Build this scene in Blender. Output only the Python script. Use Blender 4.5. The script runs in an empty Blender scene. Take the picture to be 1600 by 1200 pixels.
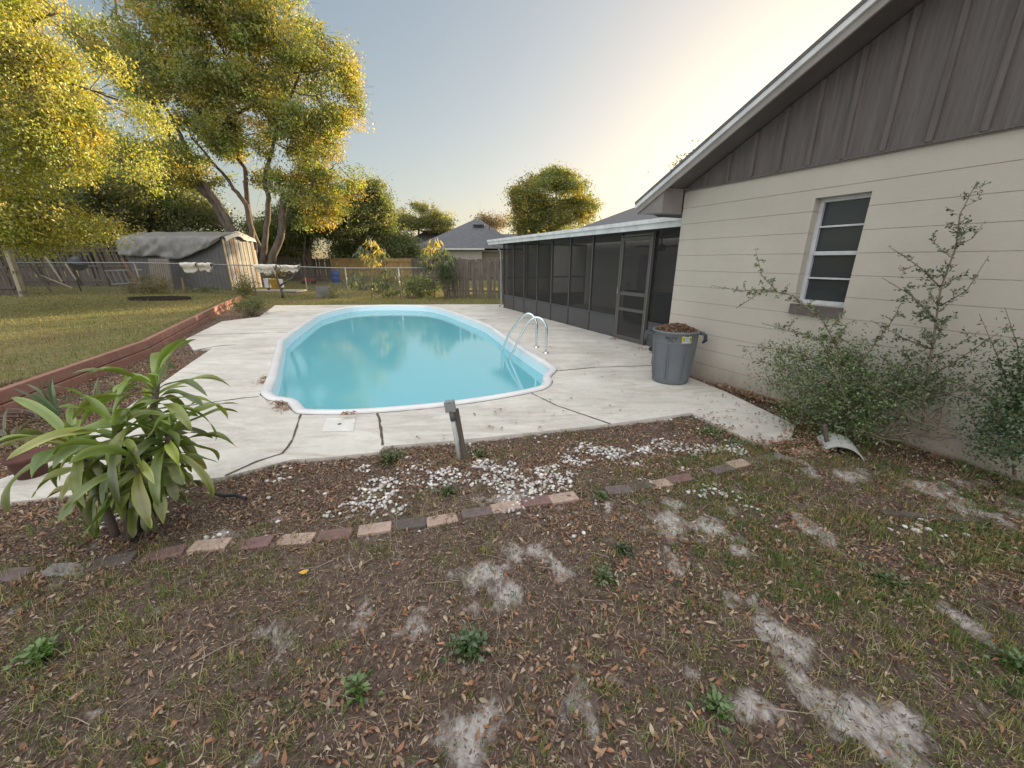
import bpy, bmesh, math, random
import numpy as np
from mathutils import Vector, Matrix, Euler
from mathutils.geometry import tessellate_polygon
R=math.radians; PI=math.pi
rng=np.random.default_rng(7); random.seed(7)
S=bpy.context.scene
# ---------------------------------------------------------------- camera, sky, sun, exposure
FPX=609.; TH=math.atan(193/609.); HC=1.56
cam=bpy.data.cameras.new('camera'); co=bpy.data.objects.new('camera',cam); S.collection.objects.link(co)
cam.sensor_width=36; cam.lens=36*FPX/1600; cam.clip_end=3000; cam.clip_start=.02
co.location=(0,0,HC); co.rotation_euler=(PI/2-TH,0,0); S.camera=co
SUN_EL=R(8.5); SUN_AZ=R(38)      # azimuth clockwise from +Y
W=bpy.data.worlds.new("World"); S.world=W; W.use_nodes=True
wn=W.node_tree; bg=wn.nodes['Background']; sky=wn.nodes.new('ShaderNodeTexSky')
sky.sky_type='NISHITA'; sky.sun_disc=False; sky.sun_elevation=SUN_EL; sky.sun_rotation=SUN_AZ
sky.air_density=1.0; sky.dust_density=1.6; sky.ozone_density=1.2; sky.altitude=10
hsv=wn.nodes.new('ShaderNodeHueSaturation'); hsv.inputs['Saturation'].default_value=1.05
gam=wn.nodes.new('ShaderNodeGamma'); gam.inputs[1].default_value=.75
wn.links.new(sky.outputs[0],gam.inputs[0]); 
sk1=wn.nodes.new('ShaderNodeVectorMath'); sk1.operation='MULTIPLY_ADD'; sk1.inputs[1].default_value=(.13,.14,.17); sk1.inputs[2].default_value=(1,1,1); wn.links.new(gam.outputs[0],sk1.inputs[0])
sk2=wn.nodes.new('ShaderNodeVectorMath'); sk2.operation='DIVIDE'; wn.links.new(gam.outputs[0],sk2.inputs[0]); wn.links.new(sk1.outputs[0],sk2.inputs[1]); wn.links.new(sk2.outputs[0],hsv.inputs['Color']); 
def wnode(t_,**k):
    q_=wn.nodes.new(t_)
    for a_,b_ in k.items(): setattr(q_,a_,b_)
    return q_
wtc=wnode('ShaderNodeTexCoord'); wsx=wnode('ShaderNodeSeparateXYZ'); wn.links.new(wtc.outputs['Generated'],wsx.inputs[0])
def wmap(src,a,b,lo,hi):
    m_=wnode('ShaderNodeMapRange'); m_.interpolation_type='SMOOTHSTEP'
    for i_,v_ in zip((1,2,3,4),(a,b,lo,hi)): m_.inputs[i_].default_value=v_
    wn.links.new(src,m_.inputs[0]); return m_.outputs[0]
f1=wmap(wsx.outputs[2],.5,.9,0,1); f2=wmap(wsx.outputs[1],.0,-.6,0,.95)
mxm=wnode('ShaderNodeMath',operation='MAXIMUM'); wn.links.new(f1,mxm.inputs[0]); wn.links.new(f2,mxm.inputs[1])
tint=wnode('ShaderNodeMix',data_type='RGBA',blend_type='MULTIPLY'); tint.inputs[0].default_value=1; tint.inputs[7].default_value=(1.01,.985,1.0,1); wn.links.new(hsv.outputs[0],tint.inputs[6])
vs=wnode('ShaderNodeMix',data_type='RGBA'); vs.inputs[7].default_value=(4.8,4.7,4.66,1); wn.links.new(tint.outputs[2],vs.inputs[6]); wn.links.new(mxm.outputs[0],vs.inputs[0])   # bright fill added overhead and behind, out of view, to lift ambient light
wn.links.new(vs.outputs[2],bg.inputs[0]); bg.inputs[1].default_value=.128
sl=bpy.data.lights.new('sun','SUN'); sl.energy=5.0; sl.angle=R(.6); sl.color=(1,.74,.42)
so=bpy.data.objects.new('sun',sl); S.collection.objects.link(so)
sd=Vector((math.sin(SUN_AZ)*math.cos(SUN_EL),math.cos(SUN_AZ)*math.cos(SUN_EL),math.sin(SUN_EL)))
so.rotation_euler=sd.to_track_quat('Z','Y').to_euler()
S.view_settings.view_transform='Standard'; S.view_settings.look='None'; S.view_settings.exposure=1.5; S.view_settings.gamma=1
S.render.engine='CYCLES'
try: S.cycles.max_bounces=8; S.cycles.transparent_max_bounces=24
except: pass
# ---------------------------------------------------------------- helpers
def ray(u,v):
    x=(u-800)/FPX; y=(600-v)/FPX
    return np.array([x,math.cos(TH)+y*math.sin(TH),-math.sin(TH)+y*math.cos(TH)])
def G(u,v,z=0.):                       # world point where a sight line meets height z
    d=ray(u,v); return d*((z-HC)/d[2])+[0,0,HC]
def A(u,v,y):                          # world point at distance y ahead
    d=ray(u,v); return d*(y/d[1])+[0,0,HC]
def setp(o,label=None,cat=None,group=None,kind=None):
    if label:o['label']=label
    if cat:o['category']=cat
    if group:o['group']=group
    if kind:o['kind']=kind
    return o
def fast(name,V,F,mat,parent=None,col=None,smooth=False,flt=None):
    V=np.asarray(V,dtype=np.float32).reshape(-1,3); F=np.asarray(F,dtype=np.int32)
    m=bpy.data.meshes.new(name); k=F.shape[1]; n=F.shape[0]
    m.vertices.add(len(V)); m.vertices.foreach_set('co',V.ravel())
    m.loops.add(n*k); m.loops.foreach_set('vertex_index',F.ravel())
    m.polygons.add(n); m.polygons.foreach_set('loop_start',np.arange(n,dtype=np.int32)*k)
    if smooth: m.polygons.foreach_set('use_smooth',np.ones(n,dtype=bool))
    m.update(calc_edges=True)
    if col is not None:
        a=m.attributes.new('col','FLOAT_COLOR','POINT'); c=np.ones((len(V),4),dtype=np.float32); c[:,:3]=col; a.data.foreach_set('color',c.ravel())
    for nm,arr in (flt or {}).items():
        a=m.attributes.new(nm,'FLOAT','POINT'); a.data.foreach_set('value',np.asarray(arr,dtype=np.float32))
    m.materials.append(mat); o=bpy.data.objects.new(name,m); S.collection.objects.link(o)
    if parent:o.parent=parent
    return o
class MB:
    def __init__(s): s.v=[]; s.f=[]
    def add(s,vs,fs):
        b=len(s.v); s.v+=[tuple(map(float,p)) for p in vs]; s.f+=[tuple(b+i for i in f) for f in fs]; return s
    def box(s,c,d,rot=None,M=None):
        hx,hy,hz=[a/2 for a in d]; P=[Vector((x*hx,y*hy,z*hz)) for x in(-1,1) for y in(-1,1) for z in(-1,1)]
        if rot is not None: E_=Euler(rot).to_matrix(); P=[E_@p for p in P]
        P=[p+Vector(c) for p in P]
        return s.add(P,[(0,1,3,2),(4,6,7,5),(0,4,5,1),(2,3,7,6),(0,2,6,4),(1,5,7,3)])
    def bar(s,a,b,w,t,up=(0,0,1)):
        a=Vector(a);b=Vector(b);d=(b-a);L=d.length;d.normalize();u=Vector(up); x=d.cross(u)
        if x.length<1e-3: x=d.cross(Vector((1,0,0)))
        x.normalize(); y=x.cross(d); P=[]
        for q in (a,b):
            for sx,sy in((-1,-1),(1,-1),(1,1),(-1,1)): P.append(q+x*sx*w/2+y*sy*t/2)
        return s.add(P,[(3,2,1,0),(4,5,6,7),(0,1,5,4),(1,2,6,5),(2,3,7,6),(3,0,4,7)])
    def tube(s,pts,rs,n=8,cap=True):
        pts=[Vector(p) for p in pts]
        if not hasattr(rs,'__len__'): rs=[rs]*len(pts)
        rings=[];ref=None;V=[]
        for i,p in enumerate(pts):
            d=(pts[min(i+1,len(pts)-1)]-pts[max(i-1,0)]).normalized()
            if ref is None: ref=d.orthogonal().normalized()
            ref=(ref-d*ref.dot(d)); ref=ref.normalized() if ref.length>1e-5 else d.orthogonal().normalized()
            b=d.cross(ref)
            for k in range(n):
                a=2*PI*k/n; V.append(p+(ref*math.cos(a)+b*math.sin(a))*rs[i])
        F=[(i*n+k,i*n+(k+1)%n,(i+1)*n+(k+1)%n,(i+1)*n+k) for i in range(len(pts)-1) for k in range(n)]
        if cap: F+=[tuple(range(n))[::-1],tuple((len(pts)-1)*n+k for k in range(n))]
        return s.add(V,F)
    def lathe(s,prof,n=24,c=(0,0,0)):
        V=[(c[0]+r*math.cos(2*PI*k/n),c[1]+r*math.sin(2*PI*k/n),c[2]+z) for r,z in prof for k in range(n)]
        return s.add(V,[(i*n+k,i*n+(k+1)%n,(i+1)*n+(k+1)%n,(i+1)*n+k) for i in range(len(prof)-1) for k in range(n)])
    def prism(s,poly,z0,z1):             # polygon in xy extruded in z
        n=len(poly); V=[(p[0],p[1],z0) for p in poly]+[(p[0],p[1],z1) for p in poly]
        T=tessellate_polygon([[Vector((p[0],p[1],0)) for p in poly]])
        return s.add(V,[tuple(t)[::-1] for t in T]+[tuple(n+i for i in t) for t in T]+[(i,(i+1)%n,n+(i+1)%n,n+i) for i in range(n)])
    def build(s,name,mat,parent=None,smooth=False,bevel=0,fix=True):
        m=bpy.data.meshes.new(name); m.from_pydata(s.v,[],s.f)
        if fix:
            bm=bmesh.new(); bm.from_mesh(m); bmesh.ops.recalc_face_normals(bm,faces=bm.faces); bm.to_mesh(m); bm.free()
        if smooth: m.polygons.foreach_set('use_smooth',[True]*len(m.polygons))
        m.materials.append(mat); o=bpy.data.objects.new(name,m); S.collection.objects.link(o)
        if parent:o.parent=parent
        if bevel:
            b=o.modifiers.new('bevel','BEVEL'); b.width=bevel; b.segments=2; b.limit_method='ANGLE'
        return o
def empty(name,loc=(0,0,0),rz=0,label=None,cat=None,group=None):
    o=bpy.data.objects.new(name,None); S.collection.objects.link(o); o.location=loc; o.rotation_euler=(0,0,rz); o.empty_display_size=.2
    return setp(o,label,cat,group)
# value noise
_tab=rng.random((256,256))
def vn(x,y):
    xi=np.floor(x).astype(int); yi=np.floor(y).astype(int); fx=x-xi; fy=y-yi; fx=fx*fx*(3-2*fx); fy=fy*fy*(3-2*fy)
    g=lambda a,b:_tab[a&255,b&255]
    return (g(xi,yi)*(1-fx)+g(xi+1,yi)*fx)*(1-fy)+(g(xi,yi+1)*(1-fx)+g(xi+1,yi+1)*fx)*fy
def fbm(x,y,sc,o=4):
    r=0;a=1;t=0
    for i in range(o): r=r+a*vn(x*sc+17.3*i,y*sc+5.1*i); t+=a; a*=.5; sc*=2.07
    return r/t
def sstep(a,b,x):
    t=np.clip((x-a)/(b-a),0,1); return t*t*(3-2*t)
def inpoly(x,y,P):
    P=np.asarray(P); c=np.zeros(np.shape(x),bool); n=len(P); j=n-1
    for i in range(n):
        xi,yi=P[i][:2]; xj,yj=P[j][:2]
        with np.errstate(divide='ignore',invalid='ignore'):
            t=((yi>y)!=(yj>y))&(x<(xj-xi)*(y-yi)/(yj-yi+1e-12)+xi)
        c^=t; j=i
    return c
def segdist(x,y,P,closed=True):
    P=np.asarray(P)[:,:2]; d=np.full(np.shape(x),1e9); n=len(P)
    for i in range(n if closed else n-1):
        a=P[i];b=P[(i+1)%n]; ab=b-a; L=(ab**2).sum()+1e-12
        t=np.clip(((x-a[0])*ab[0]+(y-a[1])*ab[1])/L,0,1); d=np.minimum(d,np.hypot(x-a[0]-t*ab[0],y-a[1]-t*ab[1]))
    return d
# ---------------------------------------------------------------- materials
def mat(name,col,rough=.8,metal=0,spec=.3,noise=None,bump=None,scale=8,col2=None,f=.5,detail=6,stretch=None):
    """principled; noise = strength of a second colour col2 mixed by noise; bump=(scale,strength)"""
    m=bpy.data.materials.new(name); m.use_nodes=True; n=m.node_tree; p=n.nodes['Principled BSDF']
    p.inputs['Base Color'].default_value=(*col,1); p.inputs['Roughness'].default_value=rough; p.inputs['Metallic'].default_value=metal
    p.inputs['Specular IOR Level'].default_value=spec
    tc=n.nodes.new('ShaderNodeTexCoord'); mp=n.nodes.new('ShaderNodeMapping'); n.links.new(tc.outputs['Object'],mp.inputs[0])
    if stretch: mp.inputs['Scale'].default_value=stretch
    if col2 is not None:
        t=n.nodes.new('ShaderNodeTexNoise'); t.inputs['Scale'].default_value=scale; t.inputs['Detail'].default_value=detail; t.inputs['Roughness'].default_value=.65
        n.links.new(mp.outputs[0],t.inputs['Vector']); r=n.nodes.new('ShaderNodeMapRange'); r.inputs[1].default_value=f-.17; r.inputs[2].default_value=f+.17
        n.links.new(t.outputs[0],r.inputs[0]); x=n.nodes.new('ShaderNodeMix'); x.data_type='RGBA'; x.inputs[6].default_value=(*col,1); x.inputs[7].default_value=(*col2,1)
        n.links.new(r.outputs[0],x.inputs[0]); n.links.new(x.outputs[2],p.inputs['Base Color'])
    if bump:
        t=n.nodes.new('ShaderNodeTexNoise'); t.inputs['Scale'].default_value=bump[0]; t.inputs['Detail'].default_value=5
        n.links.new(mp.outputs[0],t.inputs['Vector']); b=n.nodes.new('ShaderNodeBump'); b.inputs['Strength'].default_value=bump[1]; b.inputs['Distance'].default_value=.02
        n.links.new(t.outputs[0],b.inputs['Height']); n.links.new(b.outputs[0],p.inputs['Normal'])
    return m
def leafmat(name,trans=.45,rough=.5,tint=(1,1,1),gloss=.06):
    m=bpy.data.materials.new(name); m.use_nodes=True; n=m.node_tree; n.nodes.remove(n.nodes['Principled BSDF']); out=n.nodes['Material Output']
    a=n.nodes.new('ShaderNodeAttribute'); a.attribute_name='col'
    d=n.nodes.new('ShaderNodeBsdfDiffuse'); t=n.nodes.new('ShaderNodeBsdfTranslucent'); g=n.nodes.new('ShaderNodeBsdfGlossy'); g.inputs['Roughness'].default_value=rough; g.inputs['Color'].default_value=(1,1,1,1)
    mu=n.nodes.new('ShaderNodeMix'); mu.data_type='RGBA'; mu.blend_type='MULTIPLY'; mu.inputs[0].default_value=1; mu.inputs[7].default_value=(*tint,1)
    n.links.new(a.outputs['Color'],d.inputs[0]); n.links.new(a.outputs['Color'],mu.inputs[6]); n.links.new(mu.outputs[2],t.inputs[0])
    x=n.nodes.new('ShaderNodeMixShader'); x.inputs[0].default_value=trans; n.links.new(d.outputs[0],x.inputs[1]); n.links.new(t.outputs[0],x.inputs[2])
    y=n.nodes.new('ShaderNodeMixShader'); y.inputs[0].default_value=gloss; n.links.new(x.outputs[0],y.inputs[1]); n.links.new(g.outputs[0],y.inputs[2])
    n.links.new(y.outputs[0],out.inputs[0]); return m
def colmat(name,rough=.8,trans=0,bump=None):
    m=mat(name,(1,1,1),rough,bump=bump); n=m.node_tree; a=n.nodes.new('ShaderNodeAttribute'); a.attribute_name='col'; n.links.new(a.outputs['Color'],n.nodes['Principled BSDF'].inputs['Base Color']); return m
M={}
M['leaf']=leafmat('tree_foliage',.5,tint=(1.5,1.35,.6)); M['broad']=leafmat('broad_leaf',.25,.45,(1.3,1.4,.6),.07); M['dry']=leafmat('dry_leaf',.15,.6,(1,1,1),.03)
M['grass']=leafmat('grass_blade',.3,.6,(1.2,1.2,.7),.02); M['bark']=mat('bark',(.17,.14,.115),.95,col2=(.07,.06,.05),scale=5,bump=(18,.6),stretch=(1,1,.3))
M['barkd']=mat('dark_bark',(.07,.055,.05),.95,col2=(.13,.1,.09),scale=6,bump=(18,.6),stretch=(1,1,.3))
M['twig']=mat('twig_bark',(.2,.16,.12),.9)
M['oldwood']=mat('weathered_wood',(.15,.13,.11),.95,col2=(.075,.065,.058),scale=6,bump=(30,.4),stretch=(2.5,2.5,.25))
M['greywood']=mat('grey_wood',(.2,.175,.15),.95,col2=(.1,.085,.075),scale=6,bump=(30,.4),stretch=(3,3,.3))
M['newwood']=mat('new_wood',(.42,.3,.14),.9,col2=(.28,.19,.09),scale=5,stretch=(3,3,.3))
M['palewood']=mat('pale_wood',(.4,.36,.26),.9,col2=(.25,.22,.16),scale=6,stretch=(3,3,.3))
M['white']=mat('white_paint',(.72,.74,.76),.5,col2=(.55,.55,.54),scale=4,f=.62)
M['galv']=mat('galvanised_steel',(.34,.35,.35),.5,.6); M['wire']=mat('dull_wire',(.16,.16,.155),.6,.3)
M['steel']=mat('polished_steel',(.75,.76,.78),.16,1)
M['cloth']=mat('white_cloth',(.75,.72,.66),.9,bump=(12,.6))
M['black']=mat('black_plastic',(.02,.02,.022),.4)
# ---------------------------------------------------------------- plan of the yard
YAW=R(24.3); dw=np.array([-math.sin(YAW),math.cos(YAW),0]); nw=np.array([-math.cos(YAW),-math.sin(YAW),0])
P0=G(1087,588); HR=PI/2+YAW
def HW(s,o,z): return P0+dw*s+nw*o+np.array([0,0,z])
def onwall(u,v,o=0.):
    d=ray(u,v); c=np.array([0,0,HC]); P=P0+nw*o; t=np.dot(P-c,nw)/np.dot(d,nw); return c+d*t
pool_px=[(409,610),(408.5,617),(419,625),(434,627.5),(447,630),(453.5,636),(460,643.5),(472,647),(525,648),(587.5,645),(644,640.5),(697,635),(775,624),(837.5,612),(856,605.5),(862,598),(860.5,591),(862.5,586.5),(868,581),(867,574),(837.5,555.6),(803,534),(775,515),(758,506),(706,487),(683,481),(656,478),(603,477.3),(556,479),(534,482),(515.6,486),(498,491),(489,495),(440.6,527.5),(431,546),(419,587)]
def smooth_closed(P,n=4):
    P=[np.array(p) for p in P]; out=[]; N=len(P)
    for i in range(N):
        a,b,c,d=P[i-1],P[i],P[(i+1)%N],P[(i+2)%N]
        for k in range(n):
            t=k/n; out.append(.5*((2*b)+(-a+c)*t+(2*a-5*b+4*c-d)*t*t+(-a+3*b-3*c+d)*t**3))
    return out
pool=[p[:2] for p in smooth_closed([G(*q) for q in pool_px])]
pool=np.array(pool)
def offset(P,d):                        # P clockwise or ccw closed; d>0 = inward
    P=np.asarray(P); n=len(P); ar=0.5*sum(P[i][0]*P[(i+1)%n][1]-P[(i+1)%n][0]*P[i][1] for i in range(n)); sg=1 if ar>0 else -1
    T=np.roll(P,-1,0)-np.roll(P,1,0); T/=np.linalg.norm(T,axis=1)[:,None]; N=np.stack([-T[:,1],T[:,0]],1)*sg
    return P+N*d
deck=[G(430,477),G(720,475.5),G(800,475.5)]+[HW(9.6,-.3,0),HW(9.6,-4.3,0),HW(.3,-4.3,0),HW(.3,-.2,0),HW(.0,.12,0),HW(-.6,.2,0)]+[G(1243,664),G(1236,684),G(1210,692),G(1178,690),G(1080,645),G(1000,656),G(940,664),G(780,681),G(690,690),G(600,697),G(592,706),G(520,714),G(455,718),G(350,745),G(250,757),G(45,781),G(-60,792),G(-60,770),G(38,735),G(100,708),G(180,650),G(265,590),G(305,562),G(332,544),G(302,546.5),G(290,530),G(347,502),G(405,495)]
deck=np.array([p[:2] for p in deck])
tim=[G(-95,690),G(0,646),G(235,551),G(346,487),G(378,472)]; tim=np.array([p[:2] for p in tim])
def timside(x,y):                       # >0 on the lawn side of the timber edging
    yy=np.clip(y,tim[0][1],tim[-1][1]); tx=np.interp(yy,tim[:,1],tim[:,0])
    ext=(y-tim[-1][1]); tx=np.where(ext>0,tim[-1][0]-ext*.4,tx); tx=np.where(y<tim[0][1],tim[0][0]+(tim[0][1]-y)*.6,tx)
    return tx-x
def gz(x,y):
    x=np.asarray(x,float); y=np.asarray(y,float); sdv=timside(x,y)
    w=np.where(y<tim[-1][1],sstep(.03,.3,sdv),sstep(-2.5,2.5,sdv)*1.0)
    w=np.where(y<tim[0][1]-.5,sstep(0,2.,sdv-.2),w)
    return -.03+.22*w+(fbm(x,y,.9,3)-.5)*.06*(1-0.6*sstep(5,9,y))+(fbm(x+9,y,7.,3)-.5)*.022
# sand patches (u,v,radius)
sand_px=[(780,888,.16),(800,925,.1),(660,945,.1),(700,1105,.13),(735,1145,.12),(650,1110,.06),(1200,955,.14),(1180,930,.08),(1250,990,.12),(1360,1110,.1),(1420,1150,.18),(1490,1175,.14),(1330,1080,.1),(1180,1100,.1),(1060,800,.22),(1100,815,.2),(1230,640+70,.1),(1350,745,.25),(1400,750,.2),(1500,780,.35),(1560,800,.3),(590,825,.06),(575,833,.05),(970,1060,.06),(1010,960,.07),(1470,760,.25),(20,545,.1),(880,985,.05),(1150,860,.1)]
sand=[(*G(u,v)[:2],r) for u,v,r in sand_px]
def sandmask(x,y):
    m=np.zeros(np.shape(x)); n=fbm(x+3,y,9,4)
    for i_,(a,b,r) in enumerate(sand):
        an_=i_*1.9; u_=(x-a)*math.cos(an_)+(y-b)*math.sin(an_); v_=-(x-a)*math.sin(an_)+(y-b)*math.cos(an_); m=np.maximum(m,1-np.hypot(u_,v_*1.9)/(r*2.0))
    g_=sstep(.655,.79,fbm(x*1.2+40,y*.8,3.6,5)+.12*vn(x*30,y*30)-.04)*(y<1.6+.33*(x+2.6))*.75
    return np.maximum(g_,1)*0+g_*(1-0)+(1-g_)*sstep(.1,.9,m*.75+(fbm(x*1.0+8,y,4,3)-.5)*1.1+(n-.5)*1.3)*.9
def grassden(x,y):                      # foreground turf cover 0..1
    d=.20+.62*sstep(.4,1.9,x+(1.6-y)*.35)+.5*sstep(-.4,-1.5,x+(y-1.2)*.25)*sstep(2.1,1.5,y)
    d=d*sstep(.25,.62,fbm(x+31,y+4,2.6,4)*1.25-.05)
    d=d*(1-.9*sstep(2.7,3.4,x)*1.0)
    bed=(y>1.75+.33*(x+2.6))            # mulch bed between pavers and deck
    d=np.where(bed,.10*sstep(.5,.7,fbm(x+7,y,3,3))*3,d)
    return np.clip(d,0,1)*(1-.85*sandmask(x,y))
# ---------------------------------------------------------------- ground
def axis(lo,hi,f0,f1,fine,g=1.12):
    a=list(np.arange(f0,f1,fine)); s=fine; v=a[-1]
    while v<hi: s*=g; v+=s; a.append(v)
    s=fine; v=f0; b=[]
    while v>lo: s*=g; v-=s; b.append(v)
    return np.array(b[::-1]+a)
gx=axis(-600,600,-4.2,4.6,.022,1.05); gy=axis(-120,900,.5,5.2,.022,1.04)
XX,YY=np.meshgrid(gx,gy); ZZ=gz(XX,YY)
# settle the ground around the deck
dd=segdist(XX,YY,deck); ind=inpoly(XX,YY,deck)
ZZ=np.where(ind&(timside(XX,YY)<.3),-.06,ZZ)
nx,ny=len(gx),len(gy); idx=np.arange(nx*ny).reshape(ny,nx)
Fq=np.stack([idx[:-1,:-1],idx[:-1,1:],idx[1:,1:],idx[1:,:-1]],-1).reshape(-1,4)
cx=XX.ravel()[Fq].mean(1); cy=YY.ravel()[Fq].mean(1)
po=offset(pool,-.25); hole=inpoly(cx,cy,po); Fq=Fq[~hole]
gm=bpy.data.materials.new('yard_soil'); gm.use_nodes=True; n=gm.node_tree; p=n.nodes['Principled BSDF']; p.inputs['Roughness'].default_value=.95; p.inputs['Specular IOR Level'].default_value=.1
def nd(t,**k):
    q=n.nodes.new(t)
    for a,b in k.items(): q.inputs[a].default_value=b
    return q
tc=nd('ShaderNodeTexCoord')
def noise(sc,det=6,rg=.6):
    q=nd('ShaderNodeTexNoise',Scale=sc,Detail=det,Roughness=rg); n.links.new(tc.outputs['Object'],q.inputs['Vector']); return q.outputs[0]
def ramp(src,*st):
    q=nd('ShaderNodeValToRGB'); e=q.color_ramp.elements
    while len(e)<len(st): e.new(.5)
    for i,(p_,c_) in enumerate(st): e[i].position=p_; e[i].color=(*c_,1)
    n.links.new(src,q.inputs[0]); return q.outputs[0]
def mixc(fac,a,b):
    q=nd('ShaderNodeMix'); q.data_type='RGBA'
    for s_,k in ((fac,0),(a,6),(b,7)):
        if isinstance(s_,(int,float)): q.inputs[k].default_value=s_
        elif isinstance(s_,tuple): q.inputs[k].default_value=(*s_,1)
        else: n.links.new(s_,q.inputs[k])
    return q.outputs[2]
soil=ramp(noise(26,8,.75),(.3,(.055,.04,.033)),(.5,(.13,.098,.08)),(.7,(.27,.215,.18)))
soil=mixc(ramp(noise(2.2),(.4,(0,0,0)),(.65,(.5,.5,.5))),soil,(.14,.105,.088))
sandc=ramp(noise(60,8,.8),(.3,(.40,.375,.36)),(.65,(.70,.675,.65)))
at=nd('ShaderNodeAttribute'); at.attribute_name='sand'; lawn=nd('ShaderNodeAttribute'); lawn.attribute_name='lawn'
turf=ramp(noise(9,8,.75),(.3,(.09,.09,.035)),(.5,(.16,.16,.06)),(.7,(.26,.23,.11)))
turf=mixc(ramp(noise(.5,4),(.42,(0,0,0)),(.62,(.7,.7,.7))),turf,(.17,.13,.075))
c1=mixc(lawn.outputs['Fac'],soil,turf); 
sm=nd('ShaderNodeMath'); sm.operation='MULTIPLY_ADD'; sm.inputs[1].default_value=1.5; n.links.new(at.outputs['Fac'],sm.inputs[0])
mps=nd('ShaderNodeMapping'); mps.inputs['Scale'].default_value=(1,.45,1); mps.inputs['Rotation'].default_value=(0,0,.5); n.links.new(tc.outputs['Object'],mps.inputs[0])
sn=nd('ShaderNodeTexNoise',Scale=22,Detail=8,Roughness=.8); n.links.new(mps.outputs[0],sn.inputs['Vector'])
sm2=nd('ShaderNodeMath'); sm2.operation='MULTIPLY_ADD'; sm2.inputs[1].default_value=3.2; sm2.inputs[2].default_value=-2.15; n.links.new(sn.outputs[0],sm2.inputs[0]); n.links.new(sm2.outputs[0],sm.inputs[2]); sm.use_clamp=True
c2=mixc(sm.outputs[0],c1,sandc); n.links.new(c2,p.inputs['Base Color'])
bp=nd('ShaderNodeBump',Strength=.9,Distance=.012); n.links.new(noise(70,8,.8),bp.inputs['Height']); n.links.new(bp.outputs[0],p.inputs['Normal'])
lawnf=np.clip(np.maximum(sstep(0,.3,timside(XX,YY))*sstep(-.5,1,YY-1.9-0*XX),sstep(13.8,14.6,YY)),0,1)
ground=fast('ground',np.stack([XX,YY,ZZ],-1),Fq,gm,smooth=True,flt={'sand':sandmask(XX,YY).ravel()*(YY.ravel()<8),'lawn':lawnf.ravel()})
setp(ground,'brown yard soil with bare sandy patches and turf','ground',kind='structure')
# ---------------------------------------------------------------- pool deck
def ring_fill(outer,holes,z):
    polys=[[Vector((p[0],p[1],z)) for p in outer]]+[[Vector((p[0],p[1],z)) for p in h] for h in holes]
    V=[v for P in polys for v in P]; return V,[tuple(t) for t in tessellate_polygon(polys)]
dm=bpy.data.materials.new('painted_concrete'); dm.use_nodes=True; n=dm.node_tree; p=n.nodes['Principled BSDF']; p.inputs['Roughness'].default_value=.85; p.inputs['Specular IOR Level'].default_value=.2
tc=nd('ShaderNodeTexCoord')
base=ramp(noise(1.1,7,.7),(.3,(.45,.44,.40)),(.5,(.60,.585,.54)),(.7,(.70,.685,.635)))
base=mixc(ramp(noise(14,8,.8),(.52,(0,0,0)),(.72,(.38,.38,.38))),base,(.36,.34,.30))
base=mixc(ramp(noise(90,4,.8),(.55,(0,0,0)),(.75,(.3,.3,.3))),base,(.28,.26,.23))
mpg=nd('ShaderNodeMapping'); mpg.inputs['Scale'].default_value=(.6,2.6,1); mpg.inputs['Rotation'].default_value=(0,0,-.35); n.links.new(tc.outputs['Object'],mpg.inputs[0])
st=nd('ShaderNodeTexNoise',Scale=1.7,Detail=8,Roughness=.8,Distortion=1.2); n.links.new(mpg.outputs[0],st.inputs['Vector'])
base=mixc(ramp(st.outputs[0],(.47,(0,0,0)),(.66,(.7,.7,.7))),base,(.38,.34,.28))
n.links.new(base,p.inputs['Base Color']); bp=nd('ShaderNodeBump',Strength=.35,Distance=.01); n.links.new(noise(55,6,.7),bp.inputs['Height']); n.links.new(bp.outputs[0],p.inputs['Normal'])
holeP=offset(pool,.05)
V,Fc=ring_fill(deck,[holeP[::-1]],0); b=MB(); b.add(V,Fc); nD=len(deck)
b.add([(*q,0) for q in deck]+[(*q,-.12) for q in deck],[(i,(i+1)%nD,nD+(i+1)%nD,nD+i) for i in range(nD)])
bm_deck=b.build('pool_deck',dm,fix=False)
mm=bm_deck.data; bm=bmesh.new(); bm.from_mesh(mm); bmesh.ops.remove_doubles(bm,verts=bm.verts,dist=.0005); bmesh.ops.recalc_face_normals(bm,faces=bm.faces)
if sum(f.normal.z*f.calc_area() for f in bm.faces)<0: bmesh.ops.reverse_faces(bm,faces=bm.faces)
bm.to_mesh(mm); bm.free()
setp(bm_deck,'pale painted concrete pool deck with dirt in its joints','deck',kind='structure')
# joints, as uneven strips of dirt lying in the cracks
def strip(px,w,name,seed,z=.004,mt=None,wv=.75):
    P=[G(*q)[:2] for q in px]; pts=[]
    for a,b_ in zip(P[:-1],P[1:]):
        L=np.linalg.norm(b_-a); k=max(2,int(L/.04)); pts+=[a+(b_-a)*t for t in np.linspace(0,1,k,endpoint=False)]
    pts.append(P[-1]); pts=np.array(pts); T=np.gradient(pts,axis=0); T/=np.linalg.norm(T,axis=1)[:,None]; N=np.stack([-T[:,1],T[:,0]],1)
    s=np.arange(len(pts)); r1=w*(1-wv+2*wv*vn(s*.45+seed,s*0+3.)); r2=w*(1-wv+2*wv*vn(s*.45+seed,s*0+9.))
    a=pts+N*r1[:,None]; c=pts-N*r2[:,None]; k=len(pts); Z=np.full((k,1),z)
    return np.concatenate([np.hstack([a,Z]),np.hstack([c,Z])]),np.array([(i,i+1,k+i+1,k+i) for i in range(k-1)])
M['dirt']=mat('joint_dirt',(.07,.055,.045),.95,col2=(.15,.12,.1),scale=40)
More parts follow.
